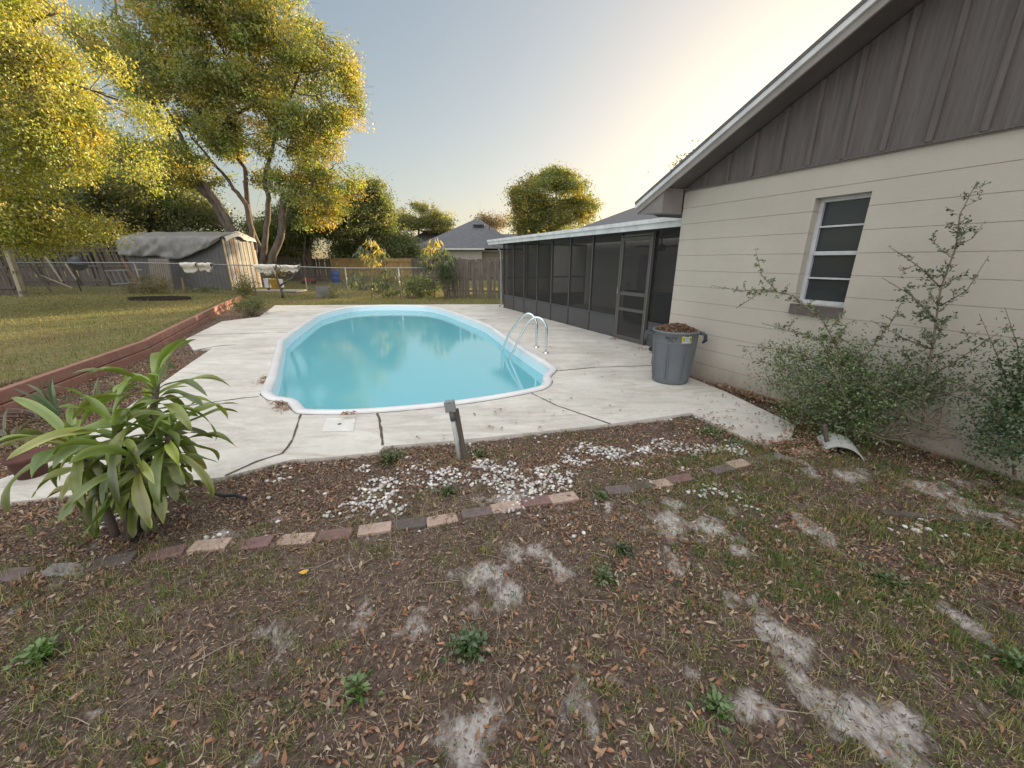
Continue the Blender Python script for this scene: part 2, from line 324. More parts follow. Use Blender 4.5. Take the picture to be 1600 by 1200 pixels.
js=[([(404,620),(380,622),(300,633),(240,640)],.010),([(470,648),(455,692),(440,709),(400,722),(352,744)],.009),([(590,646),(596,672),(598,696)],.010),([(827,613),(870,634),(955,663)],.006),([(868,580),(930,574),(1030,571)],.008),([(290,525),(360,522),(452,519)],.010),([(300,548),(345,540),(370,539)],.012),([(404,494.5),(440,494),(487,493)],.010),([(745,500),(800,497),(830,497)],.010)]
Vs=[];Fs=[];k=0
js+=[][:0] if True else [([(930,574),(925,600),(940,640)],.0015),([(360,560),(400,575),(425,570)],.0015),([(540,676),(560,690),(556,712)],.0012),([(1000,600),(1040,640),(1052,648)],.0015),([(760,650),(800,640),(850,655)],.0012)]
pn=len(pool); rr_=.004+.012*vn(np.arange(pn)*.9,np.arange(pn)*0.); o1=offset(pool,-.001); T_=np.roll(pool,-1,0)-np.roll(pool,1,0); T_/=np.linalg.norm(T_,axis=1)[:,None]; dirn=(offset(pool,-1)-pool)
Vs.append(np.concatenate([np.hstack([pool+dirn*rr_[:,None],np.full((pn,1),.003)]),np.hstack([pool-dirn*.002,np.full((pn,1),.003)])])); Fs.append(np.array([(i,(i+1)%pn,pn+(i+1)%pn,pn+i) for i in range(pn)])); k=2*pn
for i,(q,w) in enumerate(js):
    v_,f_=strip(q,w,'',i*7.3); Vs.append(v_); Fs.append(f_+k); k+=len(v_)
setp(fast('deck_joint',np.concatenate(Vs),np.concatenate(Fs),M['dirt']),'dirt filled joints between the deck slabs','joint',kind='structure')
# ---------------------------------------------------------------- pool
pt=empty('swimming_pool',(0,0,0),0,'white rimmed fibreglass swimming pool sunk in the concrete deck','swimming pool')
gel=mat('white_gelcoat',(.74,.75,.76),.3,col2=(.62,.63,.65),scale=2,f=.55)
prof=[(0,-.03),(-.003,.02),(.008,.03),(.03,.036),(.07,.034),(.10,.024),(.115,.006),(.12,-.02)]
rings=[np.hstack([offset(pool,d),np.full((len(pool),1),z)]) for d,z in prof]; N=len(pool)
def skin(rings): 
    return np.concatenate(rings),np.array([(i*N+k,i*N+(k+1)%N,(i+1)*N+(k+1)%N,(i+1)*N+k) for i in range(len(rings)-1) for k in range(N)])
V,F=skin(rings); fast('coping',V,F,gel,pt,smooth=True)
sh=bpy.data.materials.new('pool_shell'); sh.use_nodes=True; n=sh.node_tree; p=n.nodes['Principled BSDF']; p.inputs['Roughness'].default_value=.5
tc=nd('ShaderNodeTexCoord'); sx=nd('ShaderNodeSeparateXYZ'); n.links.new(tc.outputs['Object'],sx.inputs[0]); mr=nd('ShaderNodeMapRange'); mr.inputs[1].default_value=-.2; mr.inputs[2].default_value=-.16; n.links.new(sx.outputs[2],mr.inputs[0])
n.links.new(mixc(mr.outputs[0],(.42,.88,.93),(.62,.8,.87)),p.inputs['Base Color'])
rings=[np.hstack([offset(pool,.12),np.full((N,1),-.02)]),np.hstack([offset(pool,.135),np.full((N,1),-.15)]),np.hstack([offset(pool,.15),np.full((N,1),-.3)]),np.hstack([offset(pool,.25),np.full((N,1),-.85)])]
c=pool.mean(0); inner=c+(offset(pool,.25)-c)*.85; rings.append(np.hstack([inner,np.full((N,1),-1.0)]))
V,F=skin(rings); fast('shell',V,F,sh,pt,smooth=True)
V,Fc=ring_fill(inner,[],-1.0); b=MB(); b.add(V,Fc); b.build('pool_floor',sh,pt)
wm=bpy.data.materials.new('pool_water'); wm.use_nodes=True; n=wm.node_tree; n.nodes.remove(n.nodes['Principled BSDF']); out=n.nodes['Material Output']
tc=nd('ShaderNodeTexCoord'); tr=nd('ShaderNodeBsdfTransparent'); tr.inputs[0].default_value=(.93,.99,.995,1); gl=nd('ShaderNodeBsdfGlossy'); gl.inputs['Roughness'].default_value=.0
fr=nd('ShaderNodeFresnel'); fr.inputs[0].default_value=2.5; mx=nd('ShaderNodeMixShader'); n1=nd('ShaderNodeTexNoise',Scale=7,Detail=3,Roughness=.55); mpw=nd('ShaderNodeMapping'); mpw.inputs['Scale'].default_value=(.55,1.9,1); n.links.new(tc.outputs['Object'],mpw.inputs[0]); n.links.new(mpw.outputs[0],n1.inputs['Vector'])
bp=nd('ShaderNodeBump',Strength=.035,Distance=.03); n.links.new(n1.outputs[0],bp.inputs['Height']); n.links.new(bp.outputs[0],gl.inputs['Normal']); n.links.new(bp.outputs[0],fr.inputs['Normal'])
n.links.new(fr.outputs[0],mx.inputs[0]); wd_=nd('ShaderNodeBsdfDiffuse'); wd_.inputs[0].default_value=(.25,.77,.90,1); wmx=nd('ShaderNodeMixShader'); wmx.inputs[0].default_value=.65; n.links.new(tr.outputs[0],wmx.inputs[1]); n.links.new(wd_.outputs[0],wmx.inputs[2])
n.links.new(wmx.outputs[0],mx.inputs[1]); n.links.new(gl.outputs[0],mx.inputs[2]); n.links.new(mx.outputs[0],out.inputs[0])
V,Fc=ring_fill(offset(pool,.134),[],-.16); b=MB(); b.add(V,Fc); wo=b.build('pool_water',wm,fix=False)
me=wo.data
if me.polygons[0].normal.z<0: me.flip_normals()
setp(wo,'clear turquoise water with small ripples filling the pool','water',kind='structure')
# skimmer lid
q=[G(*a) for a in((511,654),(556,654),(552,674.5),(503,675))]; b=MB(); c=sum(q)/4
b.prism([c[:2]+(a[:2]-c[:2])*1.0 for a in q],.001,.009); t=b.build('skimmer_lid',mat('lid_plastic',(.72,.72,.68),.6,col2=(.6,.6,.56),scale=9),bevel=.002)
setp(t,'square white skimmer lid set flush in the deck before the pool','lid'); b=MB(); b.lathe([(0,.0125),(.018,.0125),(.018,.008)],12,tuple(c[:2])+(0,)); b.build('finger_hole',M['dirt'],t)
# pool ladder
F1=G(853,552); F2=G(838,543); lad=empty('pool_ladder',tuple((F1+F2)/2),0,'curved stainless steel ladder rails over the pool edge','pool ladder')
I1=G(797,562,-.16); I2=G(784,549,-.16); C0=(F1+F2)/2
din=(I1-F1)[:2]; din/=np.linalg.norm(din); side=np.array([-din[1],din[0]]); 
print('ladder',F1,F2,I1,I2)
for Fp,Ip in((F1,I1),(F2,I2)):
    L=np.linalg.norm((Ip-Fp)[:2]); dv=np.append((Ip-Fp)[:2]/L,0)
    pr=[(0,0),(0,.2),(0,.42),(.03,.52),(.09,.59),(.17,.62),(.25,.595),(.33,.52),(L*.72,.26),(L*.9,.0),(L,-.16),(L+.04,-.35),(L+.05,-.8)]
    pts=[Fp-C0+dv*a+np.array([0,0,z]) for a,z in pr]
    pp=[]; 
    for i in range(len(pts)-1):
        a,b_,c_,d_=pts[max(i-1,0)],pts[i],pts[i+1],pts[min(i+2,len(pts)-1)]
        for k in range(4):
            t=k/4; pp.append(.5*((2*b_)+(-a+c_)*t+(2*a-5*b_+4*c_-d_)*t*t+(-a+3*b_-3*c_+d_)*t**3))
    pp.append(pts[-1]); b=MB(); b.tube(pp,.021,12); b.build('handrail',M['steel'],lad,smooth=True)
    b=MB(); o=Fp-C0; b.lathe([(0,.028),(.025,.026),(.045,.018),(.05,.004),(.05,0)],16,tuple(o)); b.build('flange',M['steel'],lad,smooth=True)
for z in(-.3,-.55):
    a=I1-C0+np.append(din*.045,0); c_=I2-C0+np.append(din*.045,0); a[2]=c_[2]=z; b=MB(); b.bar(a,c_,.08,.03); b.build('step',M['white'],lad,bevel=.005)
# ---------------------------------------------------------------- house
ho=empty('house',tuple(P0),HR,'beige block house wall with brown batten gable and white rake trim','house')
blk=bpy.data.materials.new('painted_block'); blk.use_nodes=True; n=blk.node_tree; p=n.nodes['Principled BSDF']; p.inputs['Roughness'].default_value=.85; p.inputs['Specular IOR Level'].default_value=.15
tc=nd('ShaderNodeTexCoord'); wc=ramp(noise(1.3,6,.65),(.3,(.47,.44,.38)),(.7,(.54,.505,.445)))
sx=nd('ShaderNodeSeparateXYZ'); n.links.new(tc.outputs['Object'],sx.inputs[0])
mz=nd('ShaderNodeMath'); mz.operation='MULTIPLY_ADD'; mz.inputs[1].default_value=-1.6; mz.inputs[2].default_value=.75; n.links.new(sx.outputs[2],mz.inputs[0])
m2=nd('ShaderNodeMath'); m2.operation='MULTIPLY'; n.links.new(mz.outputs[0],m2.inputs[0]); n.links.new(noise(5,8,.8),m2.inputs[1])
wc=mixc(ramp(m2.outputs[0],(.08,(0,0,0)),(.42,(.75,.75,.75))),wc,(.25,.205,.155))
n.links.new(wc,p.inputs['Base Color']); bp=nd('ShaderNodeBump',Strength=.35,Distance=.008); n.links.new(noise(90,5,.7),bp.inputs['Height']); n.links.new(bp.outputs[0],p.inputs['Normal'])
WT=2.49; S1=.60; S0=-8.2; wl,wr,wb,wt=-1.09,-1.56,1.12,2.155
# wall with real mortar grooves, window opening left out
b=MB(); zs=[0+.2033*i for i in range(0,13)]+[WT]; zs=[-.15]+zs[1:]
gv=.0025
for i in range(len(zs)-1):
    z0,z1=zs[i]+(gv if i else 0),zs[i+1]-(gv if i<len(zs)-2 else 0)
    def seg(a,c_,za,zb):
        if zb-za>.003: b.box(((a+c_)/2,-.1,(za+zb)/2),(abs(c_-a),.2,zb-za))
    if z1<=wb or z0>=wt: seg(S0,S1,z0,z1)
    else:
        seg(S0,wr,z0,z1); seg(wl,S1,z0,z1)
        if z0<wb: seg(wr,wl,z0,wb)
        if z1>wt: seg(wr,wl,wt,z1)
for a,c_ in((S0,wr),(wl,S1)): b.box(((a+c_)/2,-.0925,WT/2-.1),(abs(c_-a)-.012,.17,WT+.15))
b.box(((wl+wr)/2,-.0925,wb/2-.11),(wl-wr+.1,.17,wb+.2)); b.box(((wl+wr)/2,-.0925,(wt+WT)/2+.01),(wl-wr+.1,.17,WT-wt-.03))
b.box((S1-.1,-2.6,WT/2-.05),(.198,4.9,WT+.1))
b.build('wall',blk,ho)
# window
wi=MB(); wi.box(((wl+wr)/2,-.195,(wb+wt)/2),(wl-wr,.01,wt-wb)); dark=mat('dark_room',(.012,.013,.015),.9)
wf=MB(); al=mat('white_aluminium',(.6,.63,.66),.4,col2=(.45,.46,.47),scale=7)
yF=-.115
zz=[wb+.035,wb+.28,wb+.52,wb+.77,wt-.03]
fo=MB()
for s in(wl-.02,wr+.02): fo.box((s,yF,(wb+wt)/2),(.04,.05,wt-wb))
fo.box(((wl+wr)/2,yF,wb+.02),(wl-wr-.08,.055,.04)); fo.box(((wl+wr)/2,yF,wt-.02),(wl-wr-.08,.055,.04))
wf_o=fo.build('window',al,ho,bevel=.003)
for i,z in enumerate((wb+.265,wb+.51,wb+.765)): mu=MB(); mu.box(((wl+wr)/2,yF+.012,z),(wl-wr-.085,.03,.038 if i==1 else .017)); mu.build('muntin',al,wf_o,bevel=.002)
gp=bpy.data.materials.new('window_glass'); gp.use_nodes=True; q=gp.node_tree.nodes['Principled BSDF']; q.inputs['Base Color'].default_value=(.035,.042,.05,1); q.inputs['Roughness'].default_value=.12; q.inputs['Specular IOR Level'].default_value=.5
g_=MB(); g_.box(((wl+wr)/2,yF-.012,(wb+wt)/2),(wl-wr-.08,.006,wt-wb-.08)); g_.build('pane',gp,wf_o)
rv=MB(); rv.box(((wl+wr)/2-.0,-.07,wb-.055),(wl-wr+.02,.21,.105)); rv.build('sill',mat('brown_sill',(.10,.085,.08),.8,col2=(.16,.14,.13),scale=9),wf_o,bevel=.004)
# gable, roof
SL=.475; EA=1.08; RZ=2.30; RS=-3.6; RP=RZ+(EA-RS)*SL; GO=.42
brown=mat('brown_siding',(.112,.1,.097),.85,col2=(.165,.15,.144),scale=14,bump=(60,.25),stretch=(3,1,.15))
gb=MB(); zr=lambda s: RZ+(EA-s)*SL-.06 if s>RS else RZ+(s-(2*RS-EA))*SL-.06
sL=2*RS-EA+(WT+.06-RZ)/SL; gpoly=[(S1,WT-.03),(sL,WT-.03),(RS,zr(RS)),(S1,zr(S1))]
def xzprism(b,poly,y0,y1):
    n_=len(poly); V=[(p[0],y0,p[1]) for p in poly]+[(p[0],y1,p[1]) for p in poly]; T=tessellate_polygon([[Vector((p[0],p[1],0)) for p in poly]])
    b.add(V,[tuple(t) for t in T]+[tuple(n_+i for i in t)[::-1] for t in T]+[(i,(i+1)%n_,n_+(i+1)%n_,n_+i) for i in range(n_)])
xzprism(gb,gpoly,-.15,.018)
gb.box((S1/2+sL/2,.022,WT-.03),(S1-sL-.04,.022,.022))
s=S1-.05
while s>S0+.3:
    gb.box((s,.029,(WT+zr(s))/2-.022),(.042,.026,max(.02,zr(s)-WT+.004))); s-=.303
gb.build('gable_siding',brown,ho)
# roof: two slopes
shing=mat('grey_shingle',(.115,.118,.125),.95,col2=(.17,.172,.18),scale=30,bump=(60,.5))
rb=MB(); RL=-12.
for sg in(1,-1):
    e=EA if sg>0 else 2*RS-EA
    P=[(e,RZ+.02),(RS,RP+.02),(RS,RP+.055),(e,RZ+.055)]; xzprism(rb,P,RL,GO+.015)
rb.build('roof',shing,ho)
fb=MB(); trimg=mat('white_trim',(.74,.75,.75),.55,col2=(.5,.52,.53),scale=4,f=.6); beige=mat('beige_trim',(.36,.335,.31),.7,col2=(.28,.26,.24),scale=5)
def rake(b,y0,y1,ht,hb):
    for sg in(1,-1):
        e=EA if sg>0 else 2*RS-EA
        xzprism(b,[(e,RZ+ht),(RS,RP+ht),(RS,RP+hb),(e,RZ+hb)],y0,y1)
rake(fb,GO-.02,GO+.006,.02,-.035); fb.build('fascia',trimg,ho)
f2=MB(); rake(f2,GO-.045,GO-.022,.018,-.105); f2.build('rake_board',beige,ho)
so_=MB(); softm=mat('brown_soffit',(.13,.115,.112),.85,col2=(.16,.145,.14),scale=4)
for sg in(1,-1):
    e=EA if sg>0 else 2*RS-EA; w=-.46 if sg>0 else .46
    xzprism(so_,[(e+w,RZ-.085-w*sg*-SL*-1+.0),(RS,RP-.085),(RS,RP-.07),(e+w,RZ-.07-w*sg*SL)],.03,GO-.045) if 0 else xzprism(so_,[(e,RZ-.045),(RS,RP-.045),(RS,RP+.0),(e,RZ+.0)],-.1,GO-.046)
so_.build('soffit',softm,ho)
# boxed eave return at the corner and long eave
be=MB(); xzprism(be,[(EA-.01,RZ-.1),(S1+.002,RZ-.135),(S1+.002,RZ+(EA-S1)*SL-.05),(EA-.01,RZ-.05)],.02,GO-.05); be.build('eave_return',mat('beige_box',(.27,.245,.235),.8,col2=(.22,.2,.195),scale=3),ho)
be=MB(); be.box(((EA+S1)/2,-5.95,RZ-.115),(EA-S1-.02,11.92,.02)); be.box((EA-.012,-5.9,RZ-.045),(.024,11.9,.13)); be.build('eave_soffit',softm,ho)
# rear wing of the same house behind the porch
wg=MB(); wy=-4.25; wg.box((6.05,wy-.1,1.2),(10.9,.2,2.7)); wg.box((11.4,wy-3.8,1.2),(.2,7.2,2.7)); wg.build('wing_wall',mat('stucco',(.62,.58,.52),.9,col2=(.55,.51,.46),scale=5),ho)
wr_=MB(); e1=12.; y1=wy+.1; wd=7.6; rz=2.38; sl=.46; apx=rz+wd/2*sl
wr_.add([(e1,y1,rz),(e1,y1-wd,rz),(-2,y1-wd,rz),(-2,y1,rz),(e1-wd/2,y1-wd/2,apx),(-2,y1-wd/2,apx)],[(0,1,4),(1,2,5,4),(3,0,4,5),(0,3,2,1),(2,3,5)]); wr_.build('wing_roof',shing,ho)
# ---------------------------------------------------------------- screened porch
en=empty('screened_porch',tuple(HW(0,0,0)),HR,'long dark screened porch with white fascia beside the pool deck','screened porch')
bronze=mat('bronze_aluminium',(.075,.07,.066),.5,.3); kick=mat('kick_panel',(.08,.082,.086),.55,col2=(.1,.1,.105),scale=3)
edge=mat('worn_aluminium',(.24,.235,.22),.5,.4)
scr=bpy.data.materials.new('insect_screen'); scr.use_nodes=True; n=scr.node_tree; p=n.nodes['Principled BSDF']; out=n.nodes['Material Output']; p.inputs['Base Color'].default_value=(.045,.045,.046,1); p.inputs['Roughness'].default_value=.8
tr=nd('ShaderNodeBsdfTransparent'); mx=nd('ShaderNodeMixShader'); mx.inputs[0].default_value=.40; n.links.new(tr.outputs[0],mx.inputs[1]); n.links.new(p.outputs[0],mx.inputs[2]); n.links.new(mx.outputs[0],out.inputs[0])
yE=-.86; sE=8.86; TE=2.07; KH=.44; ms=[sE,8.06,7.28,6.44,5.62,4.74,3.83,2.87]; dL,dR=2.82,1.98
fr_=MB(); k_=MB(); sc_=[]
for s in ms: fr_.box((s,yE,TE/2),(.045,.045,TE))
fr_.box((dR-.03,yE,TE/2),(.05,.09,TE)); fr_.box((.64,yE,TE/2),(.05,.09,TE)); fr_.box(((sE+.6)/2,yE,TE+.02),(sE-.6,.1,.06))
ep=MB()

for s in ms[1:-1]: ep=MB(); ep.box((s-.012,yE+.0275,(TE+KH)/2),(.014,.008,TE-KH)); ep.build('frame_edge',edge,en)
# end wall
for y in(-1.75,-2.6,-3.45,wy+.13): fr_.box((sE,y,TE/2),(.05,.05,TE))
fr_.box((sE,(yE+wy)/2,TE+.02),(.05,-wy+yE-.2,.05)); fr_.box((sE,(yE+wy)/2,1.0),(.045,-wy+yE-.2,.045))
fr_.build('porch_frame',bronze,en); 
for a,c_ in zip(ms[:-1],ms[1:]): sc_.append((a-.026,c_+.026))
sc_.append((dR-.056,.667))
for a,c_ in sc_:
    q=MB(); q.box(((a+c_)/2,yE,(TE+KH)/2),(a-c_-.002,.003,TE-KH-.02)); q.build('screen',scr,en)
    q=MB(); q.box(((a+c_)/2,yE,KH/2),(a-c_-.002,.03,KH)); q.box(((a+c_)/2,yE+.005,KH+.01),(a-c_-.002,.05,.022)); q.build('kick_panel',kick,en)
q=MB(); q.box((sE,(yE+wy)/2,(TE+KH)/2),(.003,-wy+yE-.3,TE-KH)); q.build('screen',scr,en)
q=MB(); q.box((sE,(yE+wy)/2,KH/2),(.03,-wy+yE-.3,KH)); q.build('kick_panel',kick,en)
# door
dr=MB(); dz=2.0; fw=.06
for s in(dL-.035,dR+.035): dr.box((s,yE+.035,dz/2),(fw,.035,dz-.03))
dr.box(((dL+dR)/2,yE+.035,dz-.045),(dL-dR-.14,.035,.06)); dr.box(((dL+dR)/2,yE+.035,.05),(dL-dR-.14,.035,.08)); dr.box(((dL+dR)/2,yE+.035,.93),(dL-dR-.14,.035,.07)); dr.box(((dL+dR)/2,yE+.035,.62),(dL-dR-.14,.035,.06))
do=dr.build('screen_door',mat('door_frame',(.13,.125,.118),.5,.3),en,bevel=.003)
q=MB(); q.box(((dL+dR)/2,yE+.035,1.0),(dL-dR-.15,.003,1.86)); q.build('door_screen',scr,do)
q=MB(); q.box((dL-.04,yE+.08,.98),(.025,.05,.13)); q.build('handle',M['galv'],do,bevel=.004)
q=MB()
for s in(dL+.01,dR-.004): q.box((s,yE+.052,dz/2),(.012,.012,dz))
q.box(((dL+dR)/2,yE+.052,dz+.012),(dL-dR+.02,.012,.014)); q.build('jamb',edge,do)
# roof
q=MB(); q.box(((9.55+.62)/2,(yE+.25+wy+.1)/2,2.165),(9.55-.62,-wy+yE+.13,.05)); q.build('porch_roof',mat('roof_panel',(.5,.5,.48),.6),en)
fz=MB(); fz.box(((9.58+.605)/2,yE+.27,2.115),(9.58-.605,.03,.09)); fz.box(((9.6+.605)/2,yE+.29,2.195),(9.6-.605,.06,.07)); fz.box((9.59,(yE+.3+wy)/2,2.15),(.03,-wy+yE+.26,.13)); fz.build('fascia',trimg,en,bevel=.004)
q=MB(); q.tube([(9.35,yE+.25,2.1),(9.3,yE+.2,2.03),(9.05,yE+.12,1.95),(8.94,yE+.09,1.86),(8.93,yE+.08,1.5),(8.93,yE+.08,.1),(8.95,yE+.16,.04)],.028,8); q.build('downspout',M['galv'],en,smooth=True)
# inside: sofa, ceiling fan, storage shelf
sf=empty('sofa',tuple(HW(3.3,-2.6,0)),HR,'dark upholstered sofa inside the screened porch','sofa'); fabric=mat('dark_fabric',(.045,.045,.05),.9,bump=(40,.3))
q=MB(); q.box((0,-.1,.25),(2.0,.85,.34)); q.build('base',fabric,sf,bevel=.03); q=MB(); q.box((0,.32,.55),(2.0,.2,.62)); q.build('backrest',fabric,sf,bevel=.05)
for x in(-.95,.95): q=MB(); q.box((x,-.1,.38),(.22,.85,.56)); q.build('armrest',fabric,sf,bevel=.05)
for x in(-.42,.42): q=MB(); q.box((x,-.15,.47),(.8,.7,.14)); q.build('seat_cushion',fabric,sf,bevel=.04)
cf=empty('ceiling_fan',tuple(HW(3.3,-2.3,1.86)),HR,'dark ceiling fan hanging inside the screened porch','ceiling fan'); fm=mat('fan_metal',(.06,.05,.045),.5)
q=MB(); q.lathe([(0,-.1),(.09,-.09),(.11,-.03),(.09,.03),(.02,.05),(.02,.27),(0,.27)],16); q.build('motor',fm,cf,smooth=True)
for k in range(5):
    a=2*PI*k/5+.3; q=MB(); q.box((.38*math.cos(a),.38*math.sin(a),0),(.52,.11,.01),(0.08,0,a)); q.build('blade',fm,cf)
cb=empty('storage_cabinet',tuple(HW(5.6,-3.7,0)),HR,'pale cabinet against the back wall of the screened porch','cabinet')
q=MB(); q.box((0,0,.85),(.7,.5,1.7)); q.build('carcass',mat('cabinet_paint',(.5,.48,.44),.6),cb,bevel=.01)
for x in(-.17,.17): q=MB(); q.box((x,.26,.86),(.33,.02,1.6)); dd_=q.build('door',mat('cabinet_door',(.45,.43,.4),.6),cb,bevel=.005); q=MB(); q.box((x*.25,.285,.9),(.015,.02,.12)); q.build('handle',M['galv'],dd_)
# ---------------------------------------------------------------- trash can
tcn=G(1053,603); cpos=tcn+np.array([.04,.25,0]); CS=.93; can=empty('trash_can',tuple(cpos),0,'grey round plastic trash can heaped with dead leaves by the beige wall','trash can')
can.scale=(CS,CS,CS); gp_=mat('grey_plastic',(.135,.15,.17),.5,col2=(.165,.18,.195),scale=3)
q=MB(); q.lathe([(0,0),(.235,0),(.25,.02),(.256,.1),(.29,.58),(.296,.60),(.30,.72),(.315,.725),(.318,.75),(.30,.757),(.285,.75),(.283,.6),(.24,.05),(0,.04)],48); q.build('body',gp_,can,smooth=True)
rb_=MB()
for k in range(8):
    a=2*PI*k/8+.15
    for da in(-.05,.05):
        rb_.bar((.262*math.cos(a+da),.262*math.sin(a+da),.08),(.292*math.cos(a+da),.292*math.sin(a+da),.575),.012,.012)
rb_.lathe([(.289,.585),(.299,.59),(.299,.6),(.29,.605)],48); rb_.build('rib',gp_,can)
for a in(R(-15),R(170)):
    q=MB(); ca,sa=math.cos(a),math.sin(a); tx,ty=-sa,ca
    pts=[(.30*ca+tx*.08,.30*sa+ty*.08,.72),(.385*ca+tx*.07,.385*sa+ty*.07,.70),(.40*ca+tx*.05,.40*sa+ty*.05,.62),(.375*ca,.375*sa,.585),(.40*ca-tx*.05,.40*sa-ty*.05,.62),(.385*ca-tx*.07,.385*sa-ty*.07,.70),(.30*ca-tx*.08,.30*sa-ty*.08,.72)]
    q.tube(pts,.017,8); q.build('handle',mat('dark_grip',(.07,.08,.09),.5),can,smooth=True)
def wraptext(txt,size,a0,z0,r,m,name,parent):
    cu=bpy.data.curves.new(name,'FONT'); cu.body=txt; cu.size=size; cu.align_x='CENTER'; cu.extrude=.0008; ob=bpy.data.objects.new(name,cu); S.collection.objects.link(ob)
    dg=bpy.context.evaluated_depsgraph_get(); me=bpy.data.meshes.new_from_object(ob.evaluated_get(dg)); bpy.data.objects.remove(ob)
    for v in me.vertices:
        a=a0+v.co.x/r; rr=r+.001+v.co.z; v.co=(rr*math.cos(a),rr*math.sin(a),z0+v.co.y)
    me.materials.clear(); me.materials.append(m); o=bpy.data.objects.new(name,me); S.collection.objects.link(o); o.parent=parent; return o
va=math.atan2(-cpos[1],-cpos[0])
wraptext('BRUTE',.052,va-.16,.652,.2985,M['black'],'lettering',can); wraptext('44 GAL',.026,va-.16,.622,.2985,M['black'],'lettering',can)
def patch(name,a0,a1,z0,z1,r,m):
    q=MB(); k=8; V=[];
    for i in range(k+1):
        a=a0+(a1-a0)*i/k; V+=[(r*math.cos(a),r*math.sin(a),z0),(r*math.cos(a),r*math.sin(a),z1)]
    q.add(V,[(2*i,2*i+2,2*i+3,2*i+1) for i in range(k)]); return q.build(name,m,can)
stk=[(.30,.44,.635,.705,(.5,.5,.06)),(.44,.62,.625,.70,(.3,.4,.6)),(.62,.76,.635,.705,(.5,.5,.08)),(.30,.76,.612,.628,(.55,.55,.52))]
for i,(a0,a1,z0,z1,c_) in enumerate(stk): patch('sticker',va+a0,va+a1,z0,z1,.3005+.0006*i,mat('sticker_%s'%'abcd'[i],c_,.5))
for i,(a0,z) in enumerate(((.335,.655),(.66,.655))): wraptext('A' if i==0 else 'B',.04,va+a0+.04,z,.3035,M['black'],'sticker_print',can)
# ---------------------------------------------------------------- leaf builders
def unit(v): return v/np.maximum(np.linalg.norm(v,axis=-1,keepdims=True),1e-9)
def kite(name,P,D,L,Wd,cols,m,parent=None,nrm=None):
    """simple folded leaf: 6 verts, 2 quads"""
    n_=len(P); D=unit(D); r=rng.normal(size=(n_,3)) if nrm is None else nrm; X=unit(np.cross(D,r)); Nn=np.cross(X,D); L=np.asarray(L).reshape(-1,1); Wd=np.asarray(Wd).reshape(-1,1)
    b0=P; t=P+D*L-Nn*L*.12; m1=P+D*L*.5; l=m1+X*Wd*.5+Nn*Wd*.18; r_=m1-X*Wd*.5+Nn*Wd*.18; V=np.stack([b0,l,t,r_],1).reshape(-1,3)
    i=np.arange(n_)*4; F=np.stack([i,i+1,i+2,i+3],1); C=np.repeat(cols,4,0)
    F=np.concatenate([np.stack([i,i+1,i+2],1),np.stack([i,i+2,i+3],1)])
    return fast(name,V,F,m,parent,C)
def colvar(n_,base,var=.25,alt=None,fa=.2):
    c=np.array(base)[None]*(1+rng.normal(0,var,(n_,1)))
    if alt is not None:
        k=rng.random(n_)<fa; c[k]=np.array(alt)[None]*(1+rng.normal(0,var,(k.sum(),1)))
    return np.clip(c*(1+rng.normal(0,.06,(n_,3))),.003,.9)
def curled(name,P,L,Wd,cols,m,lift=.5,parent=None,seg=3,flat=.35):
    """curled fallen leaves with a midrib, lying on the ground"""
    n_=len(P); a=rng.random(n_)*2*PI; D=np.stack([np.cos(a),np.sin(a),rng.normal(0,.25,n_)],1); D=unit(D)
    tilt=rng.normal(0,flat,n_); side=unit(np.cross(D,np.array([0,0,1.])[None])); up=np.cross(side,D); X=side*np.cos(tilt)[:,None]+up*np.sin(tilt)[:,None]; Nn=np.cross(X,D)
    curl=rng.normal(.0,1,n_)*1.0; cup=rng.random(n_)*.9
    prof=np.array([.06,.75,1.,.72,.04]); ts=np.linspace(0,1,5); V=[]
    for t,w in zip(ts,prof):
        s_=(t-.5); off=curl*L*(s_*s_)*1.3
        c_=P+D*(s_*L)[:,None]+Nn*off[:,None]
        h=Wd*w*.5; e=Nn*(h*cup)[:,None]
        V+= [c_+X*h[:,None]+e, c_, c_-X*h[:,None]+e]
    V=np.stack(V,1); V[:,:,2]+=np.maximum(0,(P[:,2][:,None]-V[:,:,2]).max(1))[:,None]*.8+.002
    k=np.arange(n_)*15; F=[]
    for s_ in range(4):
        for c_ in range(2):
            q=s_*3+c_; F.append(np.stack([k+q,k+q+1,k+q+4,k+q+3],1))
    return fast(name,V.reshape(-1,3),np.concatenate(F),m,parent,np.repeat(cols,15,0),smooth=True)
def blades(name,P,H,Wd,cols,m,lean=.6,parent=None,kink=True):
    n_=len(P); a=rng.random(n_)*2*PI; d=np.stack([np.cos(a),np.sin(a),np.zeros(n_)],1); X=np.stack([-d[:,1],d[:,0],d[:,2]],1)
    ln=np.abs(rng.normal(0,lean,n_)); V=[]; pos=P.copy(); ang=ln*.5
    for i,(t,w) in enumerate(((0,1),(.4,.9),(.75,.6),(1,.05))):
        if i:
            dt=(t-pt_)*H; ang=ln*(.5+.9*t); pos=pos+d*(np.sin(ang)*dt)[:,None]+np.array([0,0,1.])*(np.cos(ang)*dt)[:,None]
        pt_=t; V+=[pos+X*(Wd*w*.5)[:,None],pos-X*(Wd*w*.5)[:,None]]
    V=np.stack(V,1); V[:,:,2]=np.maximum(V[:,:,2],P[:,2][:,None]+.002); k=np.arange(n_)*8; F=[np.stack([k+2*i,k+2*i+1,k+2*i+3,k+2*i+2],1) for i in range(3)]
    return fast(name,V.reshape(-1,3),np.concatenate(F),m,parent,np.repeat(cols,8,0))
